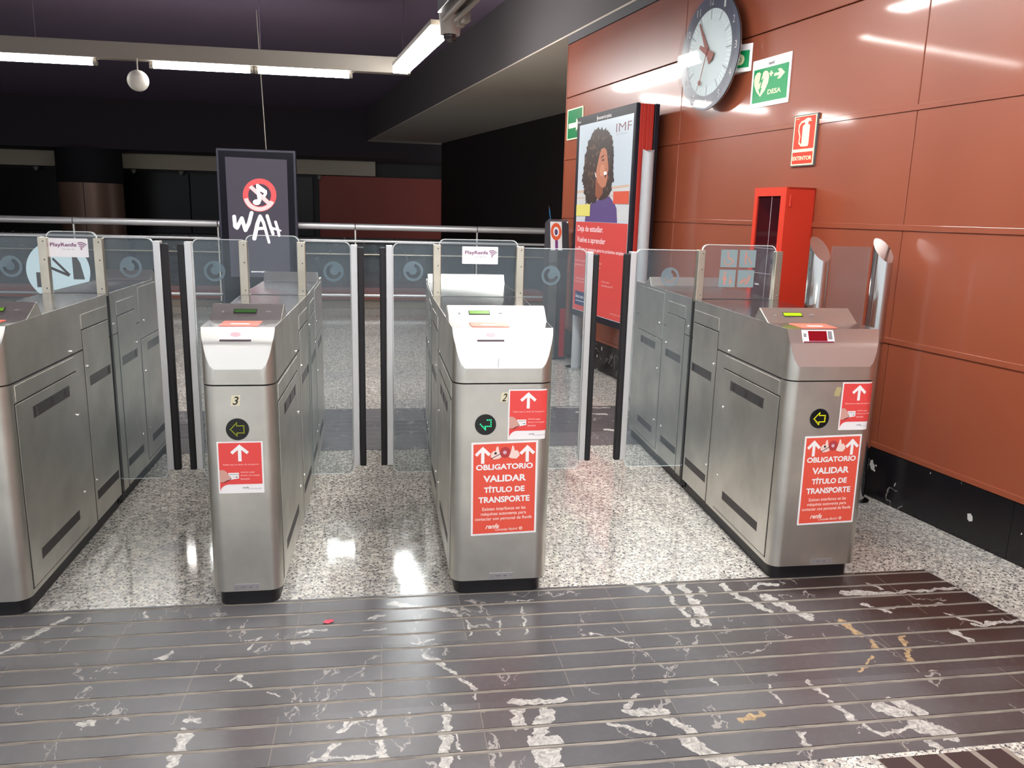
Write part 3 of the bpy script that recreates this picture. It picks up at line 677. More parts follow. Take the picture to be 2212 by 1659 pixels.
lf = flap(g4, 1, -1.30, -1.063); emblem(g4.t, lf, -1.168, 1.158, 3.998)
lf = flap(g4, -1, -1.52, -1.78); emblem(g4.t, lf, -1.683, 1.154, 3.998)
lf = flap(g3, -1, -.64, -.893); emblem(g3.t, lf, -.796, 1.145, 3.998, True)
lf = flap(g3, 1, -.40, -.163); emblem(g3.t, lf, -.246, 1.15, 4.013, True)
lf = flap(g2, -1, .26, .038); emblem(g2.t, lf, .138, 1.158, 3.998)
lf = flap(g2, 1, .655, 1.01, 1.27); emblem(g2.t, lf, .827, 1.146, 3.998, True)
lf = flap(g1, -1, 1.615, 1.268, 1.275); emblem(g1.t, lf, 1.455, 1.148, 3.998)

# white notices on the centre panes of gates 2 and 4
def play_sign(g, x0, x1, z0, z1):
    mp = lambda a, b, c=0: Vector((x0 + a * (x1 - x0), 3.984 - c, z0 + b * (z1 - z0)))
    s = g.t.part('wifi_notice', slab(rrect(0, 1, 0, 1, .03), mp, 0, .0015), mat('notice_white', (246, 244, 248), .4))
    bm = text(bmesh.new(), mp, 'PlayRenfe', .08, .72, .5, .76, .0022, .02)
    g.t.part('lettering', bm, PURPLE, s); bm = bmesh.new()
    A = (x1 - x0) / (z1 - z0)
    for q in (.1, .19, .28, .37):
        flat([[(.83 + (p[0]) / A, .42 + p[1]) for p in lp] for lp in ring(0, 0, q - .03, q + .015, 10, radians(40), radians(118))], mp, bm, .0022)
    flat([circ(.83, .43, .02, .035, 10)], mp, bm, .0022)
    g.t.part('wifi_symbol', bm, PURPLE, s)
    g.t.part('small_lettering', text(bmesh.new(), mp, 'Tren, sigue, wifi', .36, .66, .38, .45, .0022), GREYP, s)
play_sign(g2, .376, .554, 1.199, 1.284); play_sign(g4, -1.518, -1.342, 1.201, 1.286)

# the four pictograms on the pane of the accessible gate
def pictos(g):
    mp = lambda a, b, c=0: Vector((a, 3.984 - c, b)); S = .09
    for (x, z, k) in ((1.718, 1.203, 0), (1.82, 1.203, 1), (1.716, 1.10, 2), (1.818, 1.10, 3)):
        s = g.t.part('pictogram', flat([rect(x, x + S, z, z + S)], mp), mat('pictogram_grey_%d' % k, (128, 146, 150), .6), g.pane)
        q = lambda a, b: (x + a * S, z + b * S); st = lambda pts, w: stroke([q(*p) for p in pts], w * S)
        bm = bmesh.new()
        if k == 0: lp = [circ(*q(.42, .85), .06 * S, n=12)] + st([(.43, .76), (.45, .5), (.66, .48), (.76, .25)], .08) + ring(*q(.46, .36), .2 * S, .26 * S, 20, radians(150), radians(330))
        elif k == 1: lp = [circ(*q(.4, .86), .06 * S, n=12)] + st([(.4, .76), (.36, .5), (.42, .2)], .1) + st([(.38, .7), (.6, .5), (.78, .2)], .07)
        elif k == 2: lp = [circ(*q(.34, .82), .08 * S, n=12), [q(.34, .76), q(.18, .42), q(.5, .42)], rect(*[q(.27, 0)[0], q(.41, 0)[0]], *[q(0, .14)[1], q(0, .44)[1]]), circ(*q(.7, .54), .06 * S, n=12), [q(.7, .5), q(.58, .3), q(.82, .3)], rect(q(.65, 0)[0], q(.75, 0)[0], q(0, .14)[1], q(0, .32)[1])]
        else: lp = st([(.2, .25), (.35, .4), (.5, .45)], .14) + st([(.5, .2), (.66, .36), (.72, .66)], .13)
        flat(lp, mp, bm, .0006); g.t.part('figure', bm, mat('picto_figure_%d' % k, (186, 132, 120), .6), s)
pictos(g1)

# round signal lights on the gate fronts
def signal(g, cx, cz, r, kind):
    mp = lambda a, b, c=0: g.front(cx + a, cz + b, c)
    s = g.t.part('signal_light', slab(circ(0, 0, r, n=40), mp, -.002, .003), mat('signal_black', (18, 20, 22), .12))
    bm = bmesh.new()
    if kind == 'tick':
        pts = [(.006, .018), (.013, .018), (.020, .018), (.020, .010), (.020, .002), (.020, -.006), (.013, -.006), (.006, -.006), (-.001, -.006), (-.019, .002), (-.014, -.004), (-.009, -.009), (-.004, -.014), (-.0005, -.0185), (-.0005, -.012)]
        m = LED_G; rr = .0026
    else:
        m = LED_O if kind == 'olive' else LED_Y; rr = .0019
        pts = []
        head = [(-.024, 0), (-.002, .024), (-.002, .013), (.022, .013), (.022, -.013), (-.002, -.013), (-.002, -.024), (-.024, 0)]
        for (ax, ay), (bx, by) in zip(head, head[1:]):
            n = max(2, int(sqrt((bx - ax) ** 2 + (by - ay) ** 2) / .0048))
            pts += [(ax + (bx - ax) * k / n, ay + (by - ay) * k / n) for k in range(n)]
    for a, b in pts:
        if kind == 'yellow': flat([[(a - .003, b - .0022), (a + .0025, b - .0002), (a + .003, b + .0022), (a - .0025, b + .0004)]], mp, bm, .0042)
        else: ball(mp(a, b, .004), rr, 8, bm)
    g.t.part('arrow', bm, m, s)
signal(g3, -.517, .680, .0395, 'olive'); signal(g2, .363, .683, .0395, 'tick'); signal(g1, 1.691, .687, .040, 'yellow')

# red stickers
def grid_rect(mp, x0, x1, y0, y1, z, n=14, m=4, bm=None):
    bm = bm or bmesh.new(); V = [[bm.verts.new(mp(x0 + (x1 - x0) * i / n, y0 + (y1 - y0) * j / m, z)) for i in range(n + 1)] for j in range(m + 1)]
    for j in range(m):
        for i in range(n): bm.faces.new((V[j][i], V[j][i + 1], V[j + 1][i + 1], V[j + 1][i]))
    return bm
def sticker_up(g, x0, x1, z0, z1):
    W, H = x1 - x0, z1 - z0; mp = lambda a, b, c=0: g.front(x0 + a * W, z0 + b * H, c)
    s = g.t.part('arrow_sticker', grid_rect(mp, 0, 1, 0, 1, .0006), WHITE)
    red = grid_rect(mp, .035, .965, .175, .975, .0012)
    flat([[(.035, .175), (.035, .03)] + [(.035 + .2 * (1 - cos(a)), .03 + .145 * sin(a)) for a in (.3, .6, .9, 1.2, 1.5)]], mp, red, .0012)
    g.t.part('red_field', red, REDS, s)
    bm = bmesh.new(); e = W / H
    flat([[(p[0], p[1]) for p in lp] for lp in ([[(.455, .62), (.53, .62), (.53, .839), (.4925, .865), (.455, .839)]] + [[(.4925, .945), (.29, .80), (.335, .755), (.4925, .865)], [(.4925, .945), (.4925, .865), (.65, .755), (.695, .80)]])], mp, bm, .0018)
    g.t.part('up_arrow', bm, WHITE, s)
    bm = bmesh.new(); text(bm, mp, 'Valide aquí su título de transporte', .11, .90, .535, .575, .0018, .01)
    for k, q in enumerate(('Admite pago', 'directo con tarjeta', 'bancaria')): text(bm, mp, q, .49, .49 + (.31, .42, .2)[k], .385 - .062 * k, .425 - .062 * k, .0018, .01)
    g.t.part('lettering', bm, PALETXT, s)
    g.t.part('bank_card', flat([[(.22, .26), (.455, .29), (.455, .40), (.22, .40)]], mp, z=.0018), WHITE, s)
    bm = flat([rect(.22, .45, .365, .372), [(.05, .21), (.14, .225), (.3, .3), (.28, .275), (.15, .215)], rect(.33, .36, .315, .322), rect(.38, .43, .312, .326)], mp, z=.0022); g.t.part('card_print', bm, DARKP, s)
    g.t.part('printed_hand', flat([[(.036, .22), (.12, .225), (.22, .27), (.285, .295), (.27, .33), (.22, .36), (.19, .42), (.12, .46), (.036, .46)]], mp, z=.002), SKIN, s)
    bm = text(bmesh.new(), mp, 'renfe', .52, .66, .09, .125, .0012, .02, .3); text(bm, mp, 'Cercanías Madrid', .64, .88, .075, .092, .0012); flat([circ(.915, .085, .012, .009, 10)], mp, bm, .0012)
    g.t.part('small_lettering', bm, GREYP, s)
sticker_up(g3, -.591, -.434, .443, .635); sticker_up(g2, .447, .598, .624, .815); sticker_up(g1, 1.776, 1.924, .638, .832)
def notice(g, x0, x1, z0, z1, tilt=0):
    W, H = x1 - x0, z1 - z0; mp = lambda a, b, c=0: g.front(x0 + a * W + tilt * b, z0 + b * H + .006 * a, c)
    s = g.t.part('notice_sticker', grid_rect(mp, 0, 1, 0, 1, .0006), WHITE)
    g.t.part('red_field', grid_rect(mp, .03, .97, .02, .98, .0012), ORANGER, s)
    e = H / W; bm = bmesh.new()
    for cx in (.17, .84):
        flat([[(cx - .025, .775), (cx + .025, .775), (cx + .025, .893), (cx, .91), (cx - .025, .893)], [(cx, .955), (cx - .12, .875), (cx - .085, .852), (cx, .91)], [(cx, .955), (cx, .91), (cx + .085, .852), (cx + .12, .875)]], mp, bm, .0018)
    g.t.part('up_arrow', bm, WHITE, s)
    bm = bmesh.new()
    for q, a, b, z, h in (('OBLIGATORIO', .07, .93, .705, .06), ('VALIDAR', .18, .83, .575, .072), ('TÍTULO DE', .19, .81, .46, .076), ('TRANSPORTE', .11, .89, .352, .066)):
        g.t.part('lettering', text(bmesh.new(), mp, q, a, b, z, z + h, .0018, .036), WHITE, s)
    bm = bmesh.new()
    for q, a, b, z, h in (('Existen interfonos en las', .17, .83, .268, .036), ('máquinas autoventa para', .15, .84, .205, .044), ('contactar con personal de Renfe', .06, .93, .152, .044)):
        text(bm, mp, q, a, b, z, z + h, .0018, .012)
    text(bm, mp, 'renfe', .22, .43, .068, .122, .0018, .03, .35); text(bm, mp, 'Cercanías Madrid', .37, .71, .043, .07, .0018, .01, .25)
    flat(ring(.76, .058, .012, .026, 16, e=W / H), mp, bm, .0018)
    g.t.part('small_lettering', bm, mat('notice_pale', (250, 222, 214), .6), s)
    # two cartoon hands with a disc between them
    bm = bmesh.new()
    blob = [(.285, .85), (.30, .885), (.33, .905), (.36, .90), (.375, .945), (.40, .955), (.41, .915), (.43, .87), (.45, .835), (.41, .82), (.33, .815)]
    GLOVE = mat('printed_glove', (240, 214, 206), .6); bm.free()
    for lp in (blob, [(1.0 - p[0] + .01, p[1]) for p in blob]): g.t.part('printed_hand', flat([lp], mp, z=.002), GLOVE, s)
    bm = flat([circ(.505, .885, .085, .085 / e, 24)], mp, z=.0016); g.t.part('printed_disc', bm, mat('printed_disc', (178, 60, 62), .6), s)
    bm = flat([circ(.5, .885, .028, .028 / e, 16)], mp, z=.0022); g.t.part('disc_hub', bm, mat('printed_hub', (214, 176, 196), .6), s)
    bm = flat(stroke([(.30, .825), (.44, .875)], .008) + [circ(.36, .88, .02, .014, 10)], mp, z=.0024); g.t.part('glove_line', bm, DARKP, s)
notice(g2, .315, .566, .246, .614, -.003); notice(g1, 1.643, 1.888, .240, .614, -.004)

# number plates, maker's plates and the readers on the sloping lip
def plate(g, x0, x1, z0, z1, m, name, txt=None, dark=BLACKP, tilt=0):
    W, H = x1 - x0, z1 - z0; mp = lambda a, b, c=0: g.front(x0 + a * W + tilt * b, z0 + b * H, c)
    s = g.t.part(name, slab(rect(0, 1, 0, 1), mp, 0, .0012), m)
    if txt: g.t.part('numeral', text(bmesh.new(), mp, txt, .2, .84, .1, .9, .0016, .01, .2), dark, s)
    return s, mp
plate(g3, -.536, -.506, .765, .802, CREAM, 'number_plate', '3', tilt=.003); plate(g2, .416, .442, .767, .804, CREAM, 'number_plate', '2', tilt=.005); plate(g1, 1.744, 1.766, .777, .812, mat('faded_label', (176, 164, 120), .6), 'faded_label', tilt=.006)
for g, a, b in ((g3, -.556, -.466), (g2, .388, .482), (g1, 1.72, 1.812)):
    s, mp = plate(g, a, b, .066, .09, mat('makers_plate', (188, 186, 190), .35, .8), 'makers_plate')
    bm = bmesh.new(); flat([circ(.12, .5, .025, .09, 8), circ(.9, .5, .025, .09, 8), rect(.25, .5, .45, .6), rect(.6, .72, .4, .62)], mp, bm, .0016); g.t.part('stamped_mark', bm, GREYP, s)
def lip_map(g):
    a, b = Vector((0, YF + .021, .98)), Vector((0, YF + .048, 1.036)); d = b - a; n = Vector((0, -d.z, d.y)).normalized()
    def mp(x, q, c=0): p = a + d * q + n * (c + .0012); return Vector((x, p.y, p.z))
    return mp
def lip_panel(g):
    bm = bmesh.new(); rows = []
    for k in range(13):
        z = .8945 + (1.0355 - .8945) * k / 12
        yf = YF + (.021 * (z - .893) / .087 if z < .98 else .021 + .027 * (z - .98) / .056)
        dx = RC - sqrt(max(0, RC ** 2 - (RC + YF - yf) ** 2)) + .0006
        rows.append([bm.verts.new((g.L(yf) + dx + (g.R(yf) - g.L(yf) - 2 * dx) * j / 2, yf - .0009, z + .0004)) for j in range(3)])
    for a, b in zip(rows, rows[1:]):
        for j in range(2): bm.faces.new((a[j], a[j + 1], b[j + 1], b[j]))
    g.t.part('lip_panel', bm, LIPS, smooth=9)  # overlay added to brighten the sloping lip
for g in (g4, g3, g2, g1): lip_panel(g)
def shelf(g, x0, x1):
    mp = lambda a, b, c=0: Vector((g.x((a - g.l[0]) / g.W, b), b, 1.0368 + c))
    s = g.t.part('card_pad', slab(rrect(x0, x1, 2.915, 3.045, .008), mp, 0, .0012), PADR); m = (x0 + x1) / 2
    g.t.part('pad_mark', slab(rrect(m - .032, m + .032, 2.955, 2.978, .008), mp, .0012, .0018), WHITE, s)
shelf(g3, -.575, -.445); shelf(g2, .315, .455); shelf(g1, 1.615, 1.765); shelf(g4, -1.45, -1.31)
mp = lip_map(g1)
s = g1.t.part('ticket_scanner', slab(rect(1.603, 1.735, .12, .92), mp, 0, .0012), WHITE)
g1.t.part('scanner_window', slab(rect(1.628, 1.706, .2, .86), mp, .0012, .002), SCANRED, s)
g1.t.part('scanner_base', slab(rect(1.605, 1.733, .10, .18), mp, .0012, .002), mat('scanner_maroon', (112, 24, 52), .4), s)
g1.t.part('scanner_print', flat([rect(1.71, 1.728, .3, .85), rect(1.608, 1.62, .45, .7)], mp, z=.0016), GREYP, s)
for g, x0, x1 in ((g3, -.568, -.462), (g2, .33, .43)):
    mp = lip_map(g)
    s = g.t.part('ticket_scanner', slab(rect(x0, x1, .2, .95), mp, 0, .0012), WHITE)
    g.t.part('scanner_base', slab(rect(x0, x1, .16, .26), mp, .0012, .002), DARKP, s)
    g.t.part('scanner_print', flat([circ((x0 + x1) / 2, .55, .018, .14, 20)], mp, z=.0016), mat('faint_pink', (238, 176, 186), .6), s)
# the greenish rub mark on the lower lip of gate 1, and the dark scratch on gate 2
def low_lip(g):
    a, b = Vector((0, YF, .893)), Vector((0, YF + .021, .98)); d = b - a; n = Vector((0, -d.z, d.y)).normalized()
    def mp(x, q, c=0): p = a + d * q + n * (c + .0012); return Vector((x, p.y, p.z))
    return mp
mp = low_lip(g2); g2.t.part('scratch', flat(stroke([(.408, .42), (.406, .05)], .0022), mp, z=.0006), GREYP)

# ---------------------------------------------------------------- fence between gate 1 and the red wall
t = Thing('glass_fence', 'clear glass fence with two slant-topped chrome posts beside the red wall', 'fence', (2.26, 3.72, 0))
def slant_post(x, y, z, r=.05, n=32):
    bm = bmesh.new(); A = []; B = []
    for k in range(n):
        a = 2 * pi * k / n; px, py = r * cos(a), r * sin(a)
        A.append(bm.verts.new((x + px, y + py, 0))); B.append(bm.verts.new((x + px, y + py, z + py * 1.15 - px * .25)))
    for k in range(n): bm.faces.new((A[k], A[(k + 1) % n], B[(k + 1) % n], B[k]))
    bm.faces.new(A[::-1]); bm.faces.new(B); return bm
PX = (2.115, 2.455)
for x in PX:
    p = t.part('post', slant_post(x, 3.72, 1.315), CHROME, smooth=40)
    t.part('floor_flange', cyl((x, 3.72, 0), (x, 3.72, .012), .075, seg=28), CHROME, p)
mp = lambda a, b, c=0: Vector((a, 3.735 + c, b))
t.part('glass_pane', slab(rect(PX[0] + .075, PX[1] - .06, .15, 1.33), mp, 0, .01), glass('hazed_fence_glass', (.86, .88, .9), .16, (170, 160, 158)))  # whitish reflection put into the pane as diffuse haze
for z in (.4, .72):
    t.part('clamp', box(PX[0] + .04, PX[0] + .09, 3.72, 3.76, z - .03, z + .03, .004), STEEL); t.part('clamp', box(PX[1] - .09, PX[1] - .04, 3.72, 3.76, z - .03, z + .03, .004), STEEL)

# ---------------------------------------------------------------- things on and by the red wall
def sign_panel(name, label, cat, s0, s1, z0, z1, off=.023, th=.004, m=None, frame=None):
    """sign flat on the wall; s0 is its left (far) edge, s1 its right (near) edge"""
    t = Thing(name, label, cat, tuple(wall((s0 + s1) / 2, z0, off)))
    W, H = s0 - s1, z1 - z0
    mp = lambda a, b, c=0: wall(s0 - a * W, z0 + b * H, off + th + c)
    t.part('panel', slab(rrect(0, 1, 0, 1, .012) if frame is None else rect(0, 1, 0, 1), mp, -th, 0), m or SIGNW); return t, mp
t, mp = sign_panel('defibrillator_sign', 'square green and white heart sign with arrow and the word DESA', 'sign', 5.255, 4.858, 2.149, 2.44)
t.part('green_field', flat([rect(.05, .95, .10, .80)], mp, z=.001), GREEN)
H = lambda x, y: (.07 + x * .40, .22 + y * .52)
heart = [(.5, 0), (.22, .22), (.04, .5), (.0, .72), (.06, .9), (.18, .99), (.32, 1.0), (.44, .93), (.5, .84), (.56, .93), (.68, 1.0), (.82, .99), (.94, .9), (1.0, .72), (.96, .5), (.78, .22)]
t.part('heart', flat([[H(*p) for p in heart]], mp, z=.002), GLOW)
t.part('lightning_bolt', flat([[H(*p) for p in ((.46, 1.0), (.36, .52), (.52, .6), (.42, .3), (.34, .34), (.47, .08), (.58, .36), (.5, .34), (.66, .74), (.5, .66), (.6, .96))]], mp, z=.003), GREEN)
t.part('plus_mark', flat([rect(.47, .565, .635, .675), rect(.498, .536, .60, .71)], mp, z=.002), GLOW)
t.part('arrow', flat([[(.60, .585), (.60, .645), (.73, .645), (.68, .715), (.76, .715), (.87, .615), (.76, .515), (.68, .515), (.73, .585)]], mp, z=.002), GLOW)
t.part('lettering', text(bmesh.new(), mp, 'DESA', .46, .80, .235, .335, .002, .025), GLOW)
t.part('small_lettering', text(bmesh.new(), mp, 'renfe', .42, .58, .845, .915, .001, .01, .3), BLACKP)
t, mp = sign_panel('extinguisher_sign', 'small red sign reading EXTINTOR with a fire extinguisher picture', 'sign', 4.768, 4.554, 1.765, 2.057, th=.012, m=mat('sign_grey_edge', (96, 96, 100), .5), frame=1)
t.part('cream_face', flat([rect(.03, .97, .02, .98)], mp, z=.001), GLOW)
t.part('red_field', flat([rect(.07, .93, .335, .965)], mp, z=.002), SIGNRED); t.part('red_band', flat([rect(.07, .93, .045, .275)], mp, z=.002), SIGNRED)
body = rrect(.42, .72, .38, .80, .05) 
t.part('extinguisher_picture', flat([body, rect(.50, .64, .79, .86), [(.44, .86), (.48, .90), (.60, .93), (.76, .91), (.72, .88), (.80, .86), (.70, .86)]] + stroke([(.50, .87), (.36, .86), (.27, .80), (.26, .70), (.33, .58), (.31, .46), (.42, .40)], .04), mp, z=.003), GLOW)
t.part('lettering', text(bmesh.new(), mp, 'EXTINTOR', .10, .91, .115, .195, .003, .03), GLOW)
t.part('small_lettering', text(bmesh.new(), mp, 'renfe', .10, .24, .915, .945, .003, 0, .3), GLOW)
t, mp = sign_panel('exit_sign', 'green sign partly hidden behind the top of the advert', 'sign', 8.445, 8.04, 2.185, 2.48, th=.008, m=GLOW, frame=1)
t.part('green_field', flat([rect(.05, .95, .04, .96)], mp, z=.001), GREEND); t.part('arrow', flat([rect(.12, .60, .37, .53), [(.60, .25), (.86, .45), (.60, .65)]], mp, z=.002), GLOW)
# wedge-shaped projecting sign behind the clock
t = Thing('projecting_sign', 'wedge-shaped green sign sticking out of the wall behind the clock', 'sign', tuple(wall(5.46, 2.40, .023)))
A = [wall(5.56, 2.39, .023), wall(5.42, 2.39, .085), wall(5.28, 2.39, .023)]; B = [p + Vector((0, 0, .17)) for p in A]
bm = bmesh.new(); a = [bm.verts.new(p) for p in A]; b = [bm.verts.new(p) for p in B]
bm.faces.new(a[::-1]); bm.faces.new(b)
for k in range(3): bm.faces.new((a[k], a[(k + 1) % 3], b[(k + 1) % 3], b[k]))
t.part('panel', bm, SIGNW)
for k in (0, 1):
    p0, p1 = A[k], A[k + 1]; u = (p1 - p0); F2 = Frame(p0, u, (0, 0, 1)); l = u.length
    sgn = 1 if F2.n.dot(WN) > 0 else -1
    mpf = lambda q, z, c=0, F2=F2, sgn=sgn: F2(q, z, sgn * c)
    f1 = t.part('green_field', flat([rect(.02, l - .02, .025, .13)], mpf, z=.001), GREEN)
    t.part('mark', flat(ring(l * .42, .075, .014, .034, 20) + [circ(l * .42, .075, .01, n=12)], mpf, z=.002), GLOW, f1)
# clock
t = Thing('wall_clock', 'big round clock with pale face, grey rim and brown hands', 'clock', tuple(wall(5.672, 2.183, .09)))
cs, cz, R0 = 5.672, 2.557, .374
cm = lambda off: (lambda a, b, c=0: wall(cs - a, cz + b, off + c))
bm = slab(circ(0, 0, R0 - .01, n=56), cm(.092), 0, .014); t.part('case', bm, mat('clock_case', (150, 150, 154), .3, .8), smooth=30)
t.part('wall_stem', cyl(wall(cs, cz, .022), wall(cs, cz, .094), .07, seg=28), mat('clock_stem', (120, 74, 60), .4))
t.part('rim', flat(ring(0, 0, .28, R0, 64), cm(.11)), CLOCKR)
face = t.part('face', flat([circ(0, 0, .281, n=56)], cm(.108)), CLOCKF)
bm = bmesh.new(); bt = bmesh.new()
for k in range(60):
    a = 2 * pi * k / 60; r1, r0, w = (.276, .212, .004) if k % 5 == 0 else (.276, .226, .008)
    q = [(r0 * sin(a) - w / 2 * cos(a), r0 * cos(a) + w / 2 * sin(a)), (r0 * sin(a) + w / 2 * cos(a), r0 * cos(a) - w / 2 * sin(a)), (r1 * sin(a) + w / 2 * cos(a), r1 * cos(a) - w / 2 * sin(a)), (r1 * sin(a) - w / 2 * cos(a), r1 * cos(a) + w / 2 * sin(a))]
    flat([q], cm(.1095), bm if k % 5 == 0 else bt)
t.part('hour_marks', bm, mat('clock_mark', (52, 58, 62), .5), face); t.part('minute_marks', bt, mat('clock_minute_mark', (232, 242, 244), .5), face)
NUM = mat('clock_numeral', (206, 206, 204), .5)
for k in range(1, 13):
    a = 2 * pi * k / 12; x, y = .327 * sin(a), .327 * cos(a); q = len(str(k)) * .011
    t.part('numeral', text(bmesh.new(), cm(.111), str(k), x - q, x + q, y - .024, y + .024, 0), NUM, face)
def hand(a, r0, r1, w0, w1, off, nm, m=HAND):
    d = (sin(a), cos(a)); e = (cos(a), -sin(a))
    t.part(nm, slab([(d[0] * r + e[0] * w, d[1] * r + e[1] * w) for r, w in ((r0, -w0 / 2), (r0, w0 / 2), (r1, w1 / 2), (r1, -w1 / 2))], cm(off), 0, .003), m)
hand(2 * pi * 54.6 / 60, -.075, .245, .05, .012, .116, 'minute_hand'); hand(2 * pi * (9.91) / 12, -.085, .115, .055, .022, .121, 'hour_hand')
sa = 2 * pi * 33.4 / 60; hand(sa, -.04, .2, .004, .004, .126, 'second_hand', mat('second_hand_red', (150, 80, 66), .5))
t.part('second_hand_disc', slab(circ(.2 * sin(sa), .2 * cos(sa), .017, n=20), cm(.126), 0, .003), HAND)
t.part('cover_glass', slab(circ(0, 0, R0 - .004, n=56), cm(.136), 0, .004), CGLASS)
t.part('bezel', slab(circ(0, 0, R0, n=64), cm(.098), 0, .006), mat('clock_bezel', (170, 172, 176), .2, .9), smooth=30)

# red cabinet with an extinguisher behind the window
cb0, cb1, zb, zt, dp = 4.83, 4.522, .86, 1.636, .207
t = Thing('extinguisher_cabinet', 'tall red metal cabinet on the wall with a window in its front', 'cabinet', tuple(wall((cb0 + cb1) / 2, zb, .023)))
bm = bmesh.new(); T = .012
CF = Frame(wall(cb0, zb, .023), -WD, (0, 0, 1)); CW, CH, CDp = cb0 - cb1, zt - zb, dp - .023
for a in ((0, T, 0, CH, 0, CDp), (CW - T, CW, 0, CH, 0, CDp), (0, CW, 0, T, 0, CDp), (0, CW, CH - T, CH, 0, CDp), (0, CW, 0, CH, 0, .006)): fbox(CF, *a, bm=bm)
t.part('body', bm, CABRED)
t.part('inner_lining', fbox(CF, T, CW - T, T, CH - T, .0065, .009), CABIN)
bm = bmesh.new()
for a in ((0, .032, 0, CH), (CW - .05, CW, 0, CH), (.032, CW - .05, 0, .05), (.032, CW - .05, CH - .05, CH)): fbox(CF, *a, CDp, CDp + .016, bm=bm)
d = t.part('door', bm, CABRED)
t.part('window_pane', fbox(CF, .03, CW - .048, .048, CH - .048, CDp + .004, CDp + .008), glass('cabinet_pane', (.62, .5, .52), .1, (110, 60, 70)), d)
bm = bmesh.new()
for z in (.27, .42): fbox(CF, .032, CW - .05, z, z + .003, CDp + .008, CDp + .0095, bm=bm)
fbox(CF, .165, .168, .048, CH - .048, CDp + .008, CDp + .0095, bm=bm); t.part('window_score_lines', bm, mat('score_line', (170, 150, 156), .5), d)
t.part('tape_strip', fbox(CF, .07, .11, .2, .206, CDp + .008, CDp + .0095), SIGNW, d)
for z in (.045, CH - .11): t.part('hinge', cyl(CF(CW + .003, z, CDp - .012), CF(CW + .003, z + .065, CDp - .012), .006, seg=10), CABRED, d)
t = Thing('fire_extinguisher', 'red fire extinguisher standing inside the wall cabinet', 'extinguisher', tuple(CF(.17, T, .09)))
t.part('cylinder', cyl(CF(.17, T, .09), CF(.17, .42, .09), .062, seg=24), SIGNRED, smooth=40); t.part('shoulder', cyl(CF(.17, .42, .09), CF(.17, .47, .09), .062, .022, seg=24), SIGNRED, smooth=40)
t.part('valve', fbox(CF, .14, .215, .47, .51, .075, .105, bev=.006), BLACK); t.part('label_band', cyl(CF(.17, .27, .09), CF(.17, .40, .09), .0628, seg=24, caps=False), SIGNW)
t.part('blue_mark', cyl(CF(.17, .33, .09), CF(.17, .36, .09), .0633, seg=24, caps=False), mat('blue_print', (40, 44, 130), .5))

# the advert: poster totem between two poles, parallel to the wall
t = Thing('advert_totem', 'tall advert panel with a laughing curly-haired woman, on two grey poles', 'advert', tuple(wall(6.9, 0, .2)))
a0, a1, z0, z1, of = 7.472, 6.305, .54, 2.294, .32          # far edge, near edge, bottom, top, front plane off the wall
AF = Frame(wall(a0, z0, of), -WD, (0, 0, 1)); AW, AH = a0 - a1, z1 - z0
t.part('front_frame', fbox(AF, 0, AW, 0, AH, -.035, 0, bev=.006), TOTBLK)
bm = bmesh.new()
for k in range(4): fbox(AF, .004, AW - .004 - .004 * (k % 2), .01, AH - .004, -.067 - .03 * k + .001, -.037 - .03 * k, bm=bm, bev=.003)
t.part('red_side_band', bm, TOTRED); t.part('back_frame', fbox(AF, 0, AW, 0, AH, -.2, -.16, bev=.006), TOTBLK)
ib = (a0 - 7.398) / AW; pu0, pu1, pv0, pv1 = a0 - 7.398, a0 - 6.342, .603 - z0, 2.215 - z0
pm = lambda u, v, c=0: AF(pu0 + u * (pu1 - pu0), pv0 + v * (pv1 - pv0), .001 + c)
poster = t.part('poster', slab(rect(-.004, 1.004, -.003, 1.003), pm, 0, .001), mat('poster_sky', (196, 208, 218), .35))
def pp(nm, loops, m, z=.0014): t.part(nm, flat(loops, pm, z=z), m, poster)
pp('red_field', [rect(0, 1, 0, .488)], mat('poster_red', (212, 76, 72), .35))
pp('wall_band', [[(0, .50), (1, .50), (1, .675), (0, .655)]], mat('poster_wall', (204, 206, 208), .4), .0014)
pp('wall_line', [[(0, .656), (.985, .675), (.985, .663), (0, .642)], [(0, .618), (.985, .63), (.985, .625), (0, .612)]], mat('poster_line', (206, 180, 160), .4), .0018)
jk = [(.187, .49), (.215, .582), (.348, .587), (.444, .606), (.556, .627), (.651, .621), (.748, .586), (.792, .561), (.815, .49)]
pp('jacket', [jk], mat('poster_jacket', (96, 78, 130), .4), .0022)
hair = [(.325, .964), (.402, .972), (.52, .953), (.617, .928), (.665, .882), (.688, .832), (.683, .774), (.71, .704), (.682, .655), (.65, .626), (.577, .616), (.424, .607), (.327, .587), (.204, .582), (.183, .609), (.138, .662), (.104, .706), (.108, .759), (.131, .843), (.194, .903), (.268, .946)]
rh = random.Random(3); fz = []
for (x0, y0), (x1, y1) in zip(hair, hair[1:] + hair[:1]):
    for k in range(5):
        q = k / 5; dx, dy = x0 + (x1 - x0) * q - .4, y0 + (y1 - y0) * q - .78; e = 1 + rh.uniform(-.05, .06); fz.append((.4 + dx * e, .78 + dy * e))
pp('hair', [fz], mat('poster_hair', (58, 42, 38), .5), .0026)
curl = []
for k in range(60):
    x, y = rh.uniform(.15, .64), rh.uniform(.64, .93); curl.append(circ(x, y, rh.uniform(.008, .022), rh.uniform(.006, .014), 9))
pp('hair_curls', curl, mat('poster_hair_curl', (96, 72, 58), .5), .0030)
pp('neck', [[(.377, .711), (.491, .673), (.527, .665), (.526, .637), (.444, .604), (.381, .628)]], mat('poster_neck', (142, 82, 58), .5), .0034)
